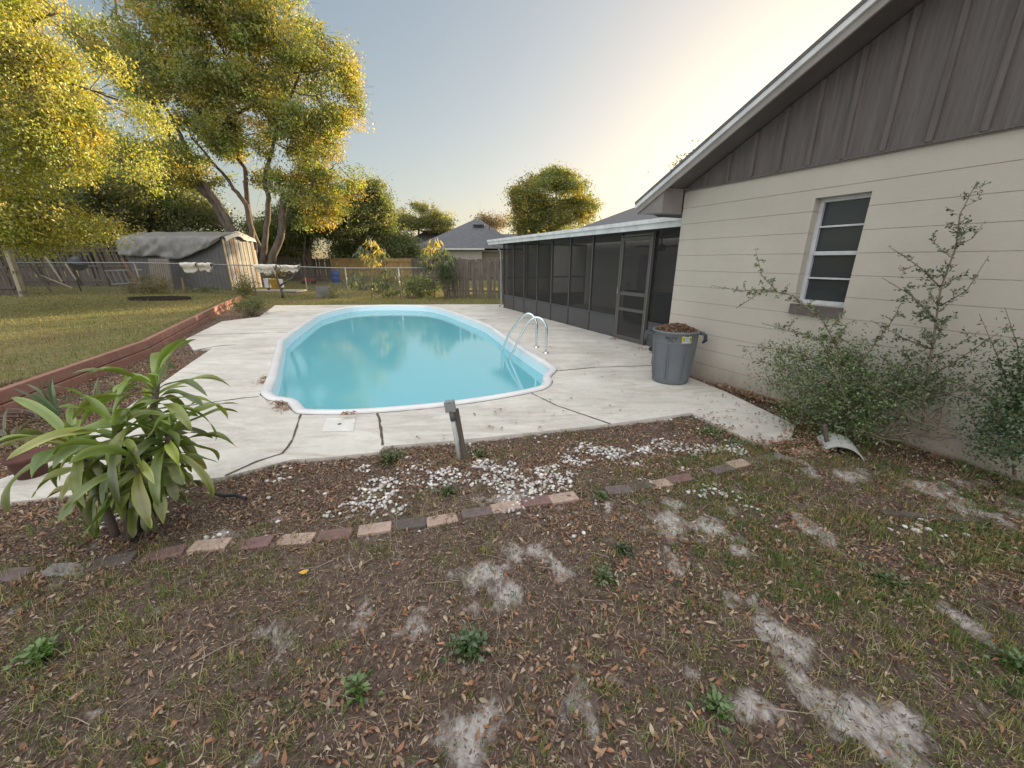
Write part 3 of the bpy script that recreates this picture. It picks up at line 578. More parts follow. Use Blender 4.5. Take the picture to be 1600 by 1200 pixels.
# ---------------------------------------------------------------- ground litter
def scatter(n_,x0,x1,y0,y1,den=None,out_deck=True,near=True):
    x=rng.uniform(x0,x1,n_); y=rng.uniform(y0,y1,n_)
    k=(np.abs(x)<1.45*(y+.35)+1.5)
    if out_deck: k&=~inpoly(x,y,deck)
    if den is not None: k&=rng.random(n_)<den(x,y)
    x=x[k];y=y[k]; return np.stack([x,y,gz(x,y)],1)
def bedm(x,y): return ((y>1.78+.30*(x+2.6))&(y<6)).astype(float)
wallY=lambda x:5.28-(x-2.59)/math.sin(YAW)*math.cos(YAW)
inyard=lambda x,y:(y<wallY(x)-.05)
tanc=[(.46,.29,.17),(.32,.18,.105),(.55,.42,.29),(.20,.12,.08),(.42,.20,.10)]
def drycols(n_): 
    t=np.array(tanc)[rng.integers(0,5,n_)]; return np.clip(t*(1+rng.normal(0,.2,(n_,1))),.02,.7)
litden=lambda x,y:inyard(x,y)*np.clip(.12+.75*bedm(x,y)*sstep(.3,.6,fbm(x,y+2,2.,3))+.45*sstep(.48,.66,fbm(x+50,y,1.7,3))+.4*sstep(2.2,3,x),0,1)*(1-.8*sandmask(x,y))*(1-.45*stonemask(x,y))
st_px=[(600,765,.3),(560,775,.14),(690,740,.28),(650,750,.25),(790,745,.18),(830,760,.28),(860,735,.22),(900,720,.2),(920,700,.2),(960,700,.18),(990,720,.14),(1040,690,.16),(1090,695,.2),(1120,700,.2),(1150,698,.16),(820,775,.14),(760,720,.15),(1000,695,.15)]
stn=[(*G(u,v)[:2],r) for u,v,r in st_px]
def stonemask(x,y):
    m=np.zeros(np.shape(x))
    for a,b_,r in stn: m=np.maximum(m,1-np.hypot(x-a,(y-b_)*1.25)/(r*1.2))
    return sstep(.12,.6,m*.9+(fbm(x+2,y,5,3)-.5)*1.3)
P=scatter(150000,-6,6,.2,7,litden); P2=scatter(40000,-12,-3,2,16,lambda x,y:(timside(x,y)<.0)&(y<15.5)&(x<-.6*y+.2)&(fbm(x,y,2.,3)>.38)); P=np.concatenate([P,P2]); n_=len(P); print('litter',n_)
setp(curled('leaf_litter',P+np.array([0,0,.004]),(lambda L_:L_)(.018+.036*rng.random(n_)**1.7),rng.uniform(.008,.017,n_),drycols(n_)*[[.76,.79,.83]],M['dry']),'curled brown fallen leaves scattered over the soil','fallen leaves',kind='stuff')
P=scatter(760000,-6,6,.2,6.5,lambda x,y:inyard(x,y)*(.5+.5*bedm(x,y))*(1-.7*sandmask(x,y))*np.clip(1.6-.2*y,.3,1)); n_=len(P); print('bits',n_)
c_=np.array([(.15,.10,.08),(.28,.20,.15),(.07,.05,.04),(.42,.33,.25),(.24,.13,.085)])[rng.integers(0,5,n_)]
a=rng.random(n_)*2*PI; D=np.stack([np.cos(a),np.sin(a),rng.normal(0,.3,n_)],1); nr=np.stack([rng.normal(0,.5,n_),rng.normal(0,.5,n_),np.ones(n_)],1)
setp(kite('mulch_chips',P+np.stack([0*a,0*a,rng.uniform(.001,.012,n_)],1),D,rng.uniform(.008,.03,n_),rng.uniform(.003,.008,n_),c_,M['dry'],nrm=nr),'small dark bark chips and leaf crumbs covering the soil','mulch',kind='stuff')
P=scatter(135000,-6,6,.2,6,lambda x,y:inyard(x,y)*(.35+.5*(1-bedm(x,y)))*(1-.5*sandmask(x,y))); n_=len(P)
c_=colvar(n_,(.38,.32,.21),.25,(.24,.18,.12),.4)
setp(blades('dry_grass_stems',P,rng.uniform(.03,.09,n_),rng.uniform(.0012,.0025,n_),c_,M['grass'],lean=1.3),'dead straw coloured grass stems lying on the soil','dry grass',kind='stuff')
# turf: clumps
P0_=scatter(54000,-5.6,6,.2,5,lambda x,y:inyard(x,y)*grassden(x,y)); n_=len(P0_); print('clumps',n_)
k=rng.integers(6,18,n_); P=np.repeat(P0_,k,0); m_=len(P); P[:,:2]+=rng.normal(0,.016,(m_,2)); P[:,2]=gz(P[:,0],P[:,1])
cb_=np.repeat(colvar(n_,(.15,.19,.055),.25,(.30,.27,.11),.4),k,0)*(1+rng.normal(0,.15,(m_,1))); print('blades',m_)
Q0=scatter(33000,-5.6,6,.2,5,lambda x,y:inyard(x,y)*(1-bedm(x,y))*sstep(.3,1.8,x+(1.6-y)*.35)*sstep(.42,.6,fbm(x+90,y,2.1,3))*(1-.8*sandmask(x,y))); k2=rng.integers(8,20,len(Q0)); Q=np.repeat(Q0,k2,0); Q[:,:2]+=rng.normal(0,.015,(len(Q),2)); Q[:,2]=gz(Q[:,0],Q[:,1])
P=np.concatenate([P,Q]); cb_=np.concatenate([cb_,np.repeat(colvar(len(Q0),(.12,.19,.05),.22),k2,0)]); m_=len(P)
setp(blades('grass',P,rng.uniform(.018,.055,m_),rng.uniform(.0018,.0036,m_),np.clip(cb_,.01,.6),M['grass'],lean=.8),'patchy green grass growing through the leaf litter','grass',kind='stuff')
# white stones
def pebbles():
    bm=bmesh.new(); bmesh.ops.create_icosphere(bm,subdivisions=1,radius=1); bv=np.array([v.co[:] for v in bm.verts]); bf=np.array([[v.index for v in f.verts] for f in bm.faces]); bm.free()
    x=rng.uniform(-2.6,2.9,34000); y=rng.uniform(1.9,4.2,34000); k=(rng.random(34000)<stonemask(x,y)*.6+.006*bedm(x,y))&~inpoly(x,y,deck); x=x[k];y=y[k]; n_=len(x); print('stones',n_)
    r=rng.uniform(.006,.017,n_)**1.0; sc=np.stack([r*rng.uniform(.9,1.5,n_),r*rng.uniform(.7,1.1,n_),r*rng.uniform(.5,.8,n_)],1); a=rng.random(n_)*2*PI
    V=bv[None]*(1+rng.normal(0,.13,(n_,len(bv),1)))*sc[:,None,:]; ca,sa=np.cos(a)[:,None],np.sin(a)[:,None]
    X=V[:,:,0]*ca-V[:,:,1]*sa; Y=V[:,:,0]*sa+V[:,:,1]*ca; V=np.stack([X+x[:,None],Y+y[:,None],V[:,:,2]+(gz(x,y)+r*.3+rng.uniform(0,.012,n_))[:,None]],2)
    F=(bf[None]+(np.arange(n_)*len(bv))[:,None,None]).reshape(-1,3); g=rng.uniform(.36,.8,n_); C=np.repeat(np.stack([g,g*.985,g*.96],1),len(bv),0)
    return fast('white_gravel',V.reshape(-1,3),F,colmat('white_stone',.6),None,C,smooth=True)
setp(pebbles(),'white landscaping pebbles spilled in drifts on the mulch bed','gravel',kind='stuff')
# litter piles on the deck and along walls
def pile(px,n_,r,label=None,z=0.,sz=(.02,.045),name='leaf_pile',cat='leaf pile'):
    c=np.array([G(*q,z) for q in px]); i=rng.integers(0,len(c),n_); P=c[i]+np.concatenate([rng.normal(0,r,(n_,2)),rng.uniform(.0,.015,(n_,1))],1)
    o=curled(name,P,rng.uniform(*sz,n_),rng.uniform(.008,.016,n_),drycols(n_)*.8,M['dry']); return setp(o,label,cat,kind='stuff')
pile([(436,630),(442,635),(447,640),(440,633)],170,.045,'brown leaves caught against the near left pool corner')
pile([(413,592),(411,598)],90,.04,'brown leaves caught against the left pool rim')
pile([(540,647),(552,647),(545,647.5)],50,.02,'thin line of brown leaves on the front pool rim',z=.045)
wl_=[(1120+8*i,603+2.3*i) for i in range(18)]
pile(wl_,800,.05,'brown leaves drifted along the foot of the beige wall',sz=(.025,.06))
pile([(1250,690),(1265,680),(1240,705),(1280,690),(1225,700),(1255,668),(1270,700)],600,.10,'reddish leaf drift at the pointed end of the deck',z=0.0)
pile([(1175,690),(1195,695),(1130,670),(1105,655)],120,.06,'loose leaves along the short deck edge above the pebbles',z=-.01)
pile([(820,490),(900,510),(1000,545),(870,500),(960,530)],200,.07,'sparse leaves along the foot of the screened porch',sz=(.02,.04))
x=[(rng.uniform(650,1240),rng.uniform(500,690)) for i in range(140)]+[(rng.uniform(1090,1200),rng.uniform(590,670)) for i in range(90)]
x=[q for q in x if inpoly(*G(*q)[:2],deck) and not inpoly(*G(*q)[:2],pool)]
pile(x,len(x),.01,'single dry leaves strewn on the pale deck',sz=(.02,.05),z=.006,name='scattered_leaves',cat='fallen leaves')
# dirt strip beside the wall
# far lawn blades
def lawnden(x,y): return ((timside(x,y)>.05)|(y>14.6))&~inpoly(x,y,deck)
x=rng.uniform(-26,8,330000); y=3+27*rng.random(330000)**1.6; k=lawnden(x,y)&(np.abs(x)<1.4*y+.6)&(rng.random(330000)<np.clip(.35+fbm(x,y,1.2,3),0,1)); x=x[k];y=y[k]; n_=len(x); print('lawn',n_)
c_=colvar(n_,(.17,.19,.06),.25,(.28,.23,.11),.4)
setp(blades('lawn_grass',np.stack([x,y,gz(x,y)],1),rng.uniform(.03,.07,n_),rng.uniform(.003,.007,n_)*(1+y*.09),c_,M['grass'],lean=.8),'short yellowish lawn grass beyond the red timber edging','lawn',kind='stuff')
#@@PART2
# ---------------------------------------------------------------- red timber edging
te=empty('timber_edging',(0,0,0),0,'red stained stacked timber edging holding back the raised lawn','timber edging')
redw=mat('red_timber',(.25,.125,.095),.85,col2=(.33,.19,.15),scale=5,bump=(30,.3),stretch=(1,1,1))
T3=[np.array([*p,0]) for p in tim]
for i,(z0,z1,o_) in enumerate(((-.06,.095,0),(.10,.245,.012))):
    for j in range(len(T3)-1):
        a=T3[j];c_=T3[j+1]; L=np.linalg.norm(c_-a); k=max(1,round(L/2.6)); d=(c_-a)/L; nrm=np.array([d[1],-d[0],0])
        for q in range(k):
            s_=a+d*(L*q/k+.004)-nrm*o_; e_=a+d*(L*(q+1)/k-.004)-nrm*o_; zz_=(z0+z1)/2+random.uniform(-.008,.008)
            b=MB(); b.bar(s_+[0,0,zz_],e_+[0,0,zz_],.085,z1-z0-.008); b.build('timber',redw,te,bevel=.008)
# ---------------------------------------------------------------- paver row
pcols=[('dull purple grey',(.13,.10,.10)),('dark charcoal brown',(.09,.075,.07)),('reddish purple',(.16,.10,.095)),('pale pinkish tan',(.33,.25,.21)),('mid grey',(.2,.19,.185))]
pv=[(10,893,0),(100,884,4),(175,873,1),(255,859,2),(327,847,3),(395,842,2),(462,834,3),(522,828,2),(585,820,3),(640,813,1),(690,806,3),(745,797,0),(790,788,3),(838,782,2),(880,777,3),(967,762,0),(1003,754,1),(1033,749,3),(1063,744,2),(1128,730,0),(1154,721,3),(1182,715,1),(1209,708,4),(1252,702,3),(1275,699,4)]
ords='first second third fourth fifth sixth seventh eighth ninth tenth eleventh twelfth thirteenth fourteenth fifteenth sixteenth seventeenth eighteenth nineteenth twentieth twenty-first twenty-second twenty-third twenty-fourth twenty-fifth'.split()
pm=[mat('paver_'+'abcde'[i],c_,.9,col2=tuple(x*1.5 for x in c_),scale=22,bump=(60,.5)) for i,(_,c_) in enumerate(pcols)]
for i,(u,v,c_) in enumerate(pv):
    p=G(u,v); q=pv[min(i+1,len(pv)-1)]; r_=pv[max(i-1,0)]; d=G(q[0],q[1])-G(r_[0],r_[1]); an=math.atan2(d[1],d[0])+random.uniform(-.08,.08)
    b=MB(); b.box((0,0,0),(.198,.098,.055)); o=b.build('paver',pm[c_],bevel=.006); zz_=float(gz(p[0],p[1]))+random.uniform(-.018,-.004); o.location=(p[0],p[1],zz_); o.rotation_euler=(random.uniform(-.05,.05),random.uniform(-.05,.05),an)
    setp(o,'%s brick paver, %s from the left in the edging row'%(pcols[c_][0],ords[i]),'paver','pavers edging the mulch bed')
# ---------------------------------------------------------------- electric post
b0=G(719,714); tp=A(704,636,b0[1]); ax=tp-b0; ep_=empty('junction_post',tuple(b0),0,'grey electrical box on a leaning white conduit and wood stake','electrical post')
q=MB(); q.tube([(0,0,-.1),tuple(ax*.9)],.0165,14); q.build('conduit',mat('pvc',(.5,.52,.53),.45,col2=(.36,.37,.36),scale=9),ep_,smooth=True)
q=MB(); q.tube([tuple(ax*.74),tuple(ax*.95)],.022,14); q.build('coupling',mat('grey_pvc',(.13,.14,.145),.5),ep_,smooth=True)
q=MB(); q.bar(np.array([.042,.035,-.1]),ax+np.array([.036,.035,-.03]),.04,.03,(0,1,0)); q.build('stake',M['oldwood'],ep_)
q=MB(); q.bar(ax*.93,ax*1.12+np.array([0,0,0]),.075,.055,(0,1,0)); jb=q.build('box',mat('box_grey',(.21,.22,.225),.5,col2=(.25,.26,.26),scale=5),ep_,bevel=.006)
q=MB(); q.bar(ax*.925-np.array([0,.031,0]),ax*1.125-np.array([0,.031,0]),.082,.006,(0,1,0)); q.build('cover',mat('cover_grey',(.25,.26,.265),.45),jb,bevel=.002)
for t in(.945,1.105): q=MB(); p=ax*t-np.array([0,.035,0]); q.tube([p,p-np.array([0,.003,0])],.004,8); q.build('screw',M['black'],jb)
# ---------------------------------------------------------------- curved cover with stakes, plank
c=G(1315,703); o=empty('curved_cover',tuple(c),0,'white curved plastic shard half buried beside the bushes','plastic shard')
q=MB(); V=[];k=12
for i in range(k+1):
    a=R(20)+R(125)*i/k
    for yy in(-.10,.13): 
        for r_ in(.155,.146): V.append((-r_*math.cos(a)*.95,yy+.05*math.cos(a),r_*math.sin(a)-.075))
F=[]
for i in range(k):
    a=4*i; F+=[(a,a+4,a+6,a+2),(a+1,a+3,a+7,a+5),(a,a+1,a+5,a+4),(a+2,a+6,a+7,a+3)]
F+=[(0,2,3,1),(4*k,4*k+1,4*k+3,4*k+2)]; q.add(V,F); q.build('shell',mat('chalky_plastic',(.52,.53,.53),.6,col2=(.4,.4,.38),scale=10),o,smooth=False); o.rotation_euler=(R(6),R(8),R(-22))
for i,(a_,b_) in enumerate((((1297,697),(1288,664)),((1316,690),(1323,675)))):
    g=G(*a_); t=A(b_[0],b_[1],g[1]); q=MB(); q.bar(g-[0,0,.05],t,.032,.022,(0,1,0)); s_=q.build('wooden_stake',M['greywood'],bevel=.003); setp(s_,['taller weathered stake left of the white plastic shard','short weathered stake behind the white plastic shard'][i],'stake')
q=MB(); a=G(1378,799); c_=G(1540,813); q.bar(a+[0,0,-.01],c_+[0,0,-.012],.05,.02); setp(q.build('fallen_board',M['oldwood']),'thin dark weathered board lying in the turf at the right','board')
q=MB(); a=G(1020,553);q.box(tuple(a+[.12,.12,.05]),(.3,.16,.07),(0.1,.1,.5)); setp(q.build('dark_mat',mat('rubber_mat',(.05,.042,.038),.9),bevel=.02),'small dark crumpled mat on the deck left of the trash can','mat')
q=MB(); a=HW(.72,.1,0); q.box((a[0],a[1],.3),(.06,.03,.58),(R(8),R(-6),.3)); setp(q.build('red_board',mat('faded_red',(.18,.07,.06),.8)),'faded red board standing behind the trash can','board')
# leaf heap inside the can
n_=900; a=rng.random(n_)*2*PI; rr=.255*np.sqrt(rng.random(n_)); P=np.stack([cpos[0]+rr*np.cos(a),cpos[1]+rr*np.sin(a),.65+.085*(1-(rr/.26)**2)+.03*rng.random(n_)],1)
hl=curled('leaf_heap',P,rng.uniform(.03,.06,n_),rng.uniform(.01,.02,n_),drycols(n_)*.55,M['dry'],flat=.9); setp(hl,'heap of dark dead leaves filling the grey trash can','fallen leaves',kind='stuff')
# ---------------------------------------------------------------- strap leaved plants
def straps(name,base,az,el,L,Wd,droop,cols,m,parent=None,seg=9,wave=.12,tipc=None,fold=.25,twist=.5):
    base=np.asarray(base,float); n_=len(az); V=[];C=[]; pos=base.copy(); d=np.stack([np.cos(az),np.sin(az),0*az],1); X0=np.stack([-np.sin(az),np.cos(az),0*az],1); tw=rng.normal(0,twist,n_); ph=rng.random(n_)*6
    for i in range(seg+1):
        t=i/seg; e=el-droop*t**1.3; T=d*np.cos(e)[:,None]+np.array([0,0,1.])*np.sin(e)[:,None]; 
        if i: pos=pos+T*(L/seg)[:,None]
        Nn=np.cross(X0,T)*-1; a=tw*t; X=X0*np.cos(a)[:,None]+Nn*np.sin(a)[:,None]; Nn2=np.cross(T,X)
        w=Wd*(.28+.72*math.sin(min(1,t/.6)*PI/2) if t<.6 else math.cos((t-.6)/.4*PI/2)**.75+.02)*.5
        h=Nn2*(w*(fold+wave*2*np.sin(ph+t*9)))[:,None]; h2=Nn2*(w*(fold+wave*2*np.sin(ph*2+t*8)))[:,None]
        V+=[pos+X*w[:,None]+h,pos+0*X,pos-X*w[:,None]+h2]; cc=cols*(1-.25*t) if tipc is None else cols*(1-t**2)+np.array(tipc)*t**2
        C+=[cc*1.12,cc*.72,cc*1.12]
    V=np.stack(V,1); C=np.stack(C,1); k=np.arange(n_)*(3*(seg+1)); F=[]
    for i in range(seg):
        for c_ in(0,1): q=3*i+c_; F.append(np.stack([k+q,k+q+1,k+q+4,k+q+3],1))
    return fast(name,V.reshape(-1,3),np.concatenate(F),m,parent,C.reshape(-1,3),smooth=True)
pb=G(205,832); plant=empty('corn_plant',tuple(pb),0,'large corn plant with long drooping glossy green strap leaves','corn plant'); rel=lambda q:np.array(q)-pb
heads=[(A(245,600,2.15),24),(A(112,690,2.0),24),(A(180,665,1.98),20),(A(265,680,2.1),18),(A(215,720,1.95),14)]
for i,(h,nl) in enumerate(heads):
    h=rel(h); st=rel(pb+np.array([(-.02,.04,.02),(-.10,-.0,.02),(0,-.03,.02),(.07,0,.02),(.02,-.05,.02)][i])); mid=st*.5+h*.5+np.array([.03,0,.02]); q=MB(); q.tube([st-[0,0,.08],mid,h],[.022,.02,.015],8); cn=q.build('cane',M['bark'],plant,smooth=True)
    k=nl+22; f=np.concatenate([np.linspace(1,.80,nl),rng.uniform(.42,.85,22)]) # along the cane
    bs=np.array([ (st*(1-t)+h*t)+((mid-st*.5-h*.5)*4*t*(1-t)) for t in f]); az=np.arange(k)*2.4+i+rng.normal(0,.25,k)
    el=np.concatenate([np.linspace(1.15,.0,nl),rng.uniform(-.9,.1,22)])+rng.normal(0,.12,k); L=np.concatenate([rng.uniform(.30,.46,nl),rng.uniform(.2,.34,22)])
    dr=np.concatenate([np.linspace(1.0,1.9,nl),rng.uniform(.5,1.0,22)])+rng.normal(0,.15,k); cols=colvar(k,(.20,.27,.055),.22,(.33,.38,.085),.4); cols[:6]=(.30,.42,.09)
    yl=rng.random(k)<.06; cols=cols*.86; cols[yl&(np.arange(k)>nl)]=(.42,.36,.04)
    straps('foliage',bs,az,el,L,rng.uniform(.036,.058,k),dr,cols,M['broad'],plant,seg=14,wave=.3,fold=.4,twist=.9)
def rosette(name,px,nl,L,w,col,label,cat,el=(.9,1.4),dr=.5,z=0,tip=None,group=None,m='broad'):
    g=G(*px,z); g[2]=max(z,float(gz(g[0],g[1]))) ; az=rng.random(nl)*6.28
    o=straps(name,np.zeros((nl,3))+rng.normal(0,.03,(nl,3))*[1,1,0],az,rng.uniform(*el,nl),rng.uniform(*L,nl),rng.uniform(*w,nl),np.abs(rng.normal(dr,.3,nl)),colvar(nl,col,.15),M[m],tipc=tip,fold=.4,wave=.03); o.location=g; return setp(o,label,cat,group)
rosette('snake_plant',(92,652),9,(.35,.5),(.025,.035),(.17,.23,.12),'pale green upright snake plant left of the corn plant','plant',el=(1.1,1.5),dr=.15)
rosette('snake_plant',(146,650),5,(.3,.45),(.022,.03),(.2,.25,.13),'thin pale snake plant close behind the corn plant','plant',el=(1.25,1.5),dr=.1)
rosette('bromeliad',(62,655),16,(.25,.4),(.02,.03),(.10,.05,.04),'dark reddish arching bromeliad by the red timber','bromeliad',el=(.5,1.2),dr=1.2,group='bromeliads behind the corn plant')
rosette('bromeliad',(15,690),18,(.25,.42),(.02,.03),(.14,.13,.06),'olive brown bromeliad at the left edge of the photo','bromeliad',el=(.4,1.2),dr=1.2,group='bromeliads behind the corn plant')
rosette('bromeliad',(190,610),12,(.2,.3),(.015,.025),(.15,.14,.08),'small faded bromeliad between timber and corn plant','bromeliad',el=(.4,1.2),dr=1.2,group='bromeliads behind the corn plant')
g=G(52,742); q=MB(); q.lathe([(0,.0),(.08,0),(.1,.14),(.115,.14),(.118,.17),(.105,.17),(.095,.15),(0,.14)],24,tuple(g)); setp(q.build('flower_pot',mat('terracotta',(.13,.055,.045),.8,col2=(.09,.045,.038),scale=9),smooth=True),'dark red clay flower pot half hidden behind the corn plant','flower pot')
# weeds in the turf
def weed(px,nl,r,sz,col,label,h=.05):
    g=G(*px); g[2]=float(gz(g[0],g[1])); rr=np.abs(rng.normal(0,r,nl)); a=rng.random(nl)*6.28; P=np.stack([rr*np.cos(a),rr*np.sin(a),rng.uniform(.01,h,nl)*np.exp(-rr/r*.4)],1)
    D=np.stack([np.cos(a+rng.normal(0,.6,nl)),np.sin(a+rng.normal(0,.6,nl)),rng.uniform(-.2,.8,nl)],1); nr=np.stack([rng.normal(0,.4,nl),rng.normal(0,.4,nl),np.ones(nl)],1)
    Ls=np.linalg.norm(P,axis=1)
    o=kite('weed',np.concatenate([P,P*0]),np.concatenate([D,P]),np.concatenate([rng.uniform(.7,1.3,nl)*sz,Ls*1.03]),np.concatenate([rng.uniform(.5,.8,nl)*sz,Ls*0+.0018]),colvar(2*nl,col,.2),M['broad'],nrm=np.concatenate([nr,nr])); o.location=g; return setp(o,label,'weed','weeds in the foreground turf')
weed((732,1008),150,.045,.028,(.05,.1,.03),'round leafed dark green weed in the middle foreground',.07)
weed((62,1020),120,.05,.028,(.09,.17,.03),'bright green weed near the lower left edge',.07)
weed((1122,1105),70,.035,.026,(.08,.15,.03),'small clover like weed right of centre foreground',.05)
weed((972,858),110,.035,.018,(.05,.09,.03),'compact dark weed tuft below the paver row',.06)
weed((945,900),100,.05,.02,(.08,.12,.04),'loose green weed left of the bare sand',.05)
weed((1590,1035),80,.05,.024,(.07,.14,.03),'leafy weed at the right edge of the turf',.07)
weed((1385,905),110,.08,.022,(.07,.12,.03),'spreading weed in the thick turf on the right',.05)
weed((1115,672),140,.1,.026,(.10,.17,.05),'fresh green weeds creeping onto the short deck edge',.06)
weed((1148,688),110,.07,.024,(.09,.15,.04),'low green weeds beside the pebbles at the deck edge',.05)
weed((610,712),160,.09,.022,(.10,.15,.04),'grassy green tuft at the deck edge left of the post',.09)
weed((750,706),120,.08,.022,(.10,.14,.04),'green tuft at the deck edge right of the post',.07)
weed((700,765),120,.06,.02,(.08,.12,.04),'small weeds among the white pebbles below the post',.06)
weed((940,775),70,.04,.02,(.08,.14,.04),'green weed growing in the gap of the paver row',.06)
weed((560,1080),50,.03,.03,(.09,.16,.03),'tall thin weed in the left foreground',.09)
g=G(474,888); o=curled('yellow_leaf',np.array([[0,0,.0]]),np.array([.05]),np.array([.028]),np.array([[.65,.42,.05]]),M['dry']); o.location=(g[0],g[1],float(gz(g[0],g[1]))+.012); setp(o,'single bright yellow fallen leaf on the dark soil','leaf')
P=scatter(420,-4,4.6,.9,5.5,inyard); q=MB()
for p in P[:420]:
    a=rng.random()*6.28; L=rng.uniform(.05,.22); d=np.array([math.cos(a),math.sin(a),0]); m_=p+d*L*.5+np.append(rng.normal(0,.01,2),.004); r0=rng.uniform(.0012,.003); q.tube([p+[0,0,.006],m_+[0,0,.008],p+d*L+np.append(rng.normal(0,.012,2),.006)],[r0,r0*.8,r0*.4],5)
setp(q.build('fallen_twigs',mat('grey_twigs',(.26,.2,.16),.9,col2=(.4,.33,.27),scale=3),fix=False),'small grey fallen twigs scattered over the yard','twigs',kind='stuff')
q=MB(); q.tube([G(u,v,.0)+[0,0,.012] for u,v in((330,772),(350,777),(368,776),(385,781))],.011,8); setp(q.build('irrigation_pipe',M['black'],smooth=True),'short black irrigation pipe lying in the mulch right of the corn plant','pipe')
# ---------------------------------------------------------------- shrubs by the wall
def wallpt(u,v,o_): return onwall(u,v,o_)
def spindly(name,label,stems,cat='shrub',twl=.32,step=.055,leaf=.019,dens=1.,col=(.085,.115,.055),group=None,extra=None):
    """stems: list of (list of points, r0, side twig length)"""
    root=stems[0][0][0]; e=empty(name,tuple(root),0,label,cat,group); q=MB(); LP=[];LD=[]
    def lv(p,d,n_=1):
        for _ in range(n_): LP.append(p+rng.normal(0,.006,3)); LD.append(d*.5+rng.normal(0,.6,3))
    for pts,r0,tw in stems:
        pts=[np.array(p)-root for p in pts]; k=len(pts); q.tube(pts,[r0*(1-.8*i/(k-1))+.0012 for i in range(k)],6)
        Ls=[np.linalg.norm(b-a) for a,b in zip(pts[:-1],pts[1:])]; tot=sum(Ls); s_=tot*.12 if r0>.006 else .02
        while s_<tot:
            acc=0
            for (a,b),L in zip(zip(pts[:-1],pts[1:]),Ls):
                if acc+L>=s_: break
                acc+=L
            p=a+(b-a)*((s_-acc)/L); d=(b-a)/L; f=s_/tot; sd_=rng.normal(0,1,3); sd_-=d*sd_.dot(d); sd_/=np.linalg.norm(sd_)
            tl=tw*(1.15-f)*rng.uniform(.4,1.1)
            if tl>.03:
                dd_=sd_*.9+d*.55+np.array([0,0,.1]); dd_/=np.linalg.norm(dd_); m_=p+dd_*tl*.5+rng.normal(0,.01,3); e_=p+dd_*tl+rng.normal(0,.02,3)+[0,0,tl*.1]
                q.tube([p,m_,e_],[.0028,.002,.001],4,False); nn=int(tl/.016*dens)
                for j in range(nn):
                    t=(j+.5)/nn; pp=(p*(1-t)+m_*t)*(1-t)+(m_*(1-t)+e_*t)*t; lv(pp,dd_,2)
                    if rng.random()<.28:
                        s2=rng.normal(0,1,3); s2/=np.linalg.norm(s2); e2=pp+(s2+dd_*.5)*rng.uniform(.03,.08); q.tube([pp,e2],[.0015,.0008],3,False)
                        for w in np.linspace(.2,1,5): lv(pp+(e2-pp)*w,s2,2)
            lv(p,d,1); s_+=step*rng.uniform(.6,1.5)
    q.build('branches',M['twig'],e,smooth=True,fix=False)
    if extra is not None:
        for (u,v,o_,rp,n_) in extra:
            c_=wallpt(u,v,o_)-root; P=c_+rng.normal(0,rp,(n_,3)); P=P[(P[:,2]+root[2]>.02)]; LP+=list(P); LD+=list(rng.normal(0,1,(len(P),3)))
    LP=np.array(LP);LD=np.array(LD); n_=len(LP)
    # keep foliage on the yard side of the wall
    dist=(LP+root-P0)@nw; k=dist>.02; LP=LP[k];LD=LD[k];n_=len(LP)
    kite('foliage',LP,LD,rng.uniform(.7,1.3,n_)*leaf,rng.uniform(.45,.65,n_)*leaf,colvar(n_,col,.3,tuple(c_*1.6 for c_ in col),.3),M['broad'],e); print(name,n_); return e
w=wallpt
spindly('yaupon_sapling','tall spindly sapling rising against the wall right of the window',[
 ([w(1440,672,.33),w(1448,600,.33),w(1460,520,.32),w(1470,450,.3),w(1494,385,.28),w(1500,335,.26),w(1527,283,.24)],.010,.36),
 ([w(1470,450,.3),w(1440,420,.35),w(1410,398,.42),w(1388,385,.46)],.005,.12),
 ([w(1462,500,.32),w(1425,462,.4),w(1378,434,.5)],.005,.12),
 ([w(1455,545,.32),w(1415,530,.45),w(1360,500,.6)],.005,.13),
 ([w(1465,480,.3),w(1510,455,.28),w(1545,400,.22)],.004,.1),
 ([w(1450,590,.33),w(1500,560,.35),w(1560,520,.35)],.005,.14),
 ([w(1450,600,.33),w(1400,590,.5),w(1340,600,.7)],.005,.14),
 ([w(1494,385,.28),w(1520,372,.25),w(1535,350,.2)],.003,.08),
 ([w(1446,625,.33),w(1500,610,.4),w(1560,585,.5)],.004,.12)],leaf=.023,group='shrubs along the beige wall')
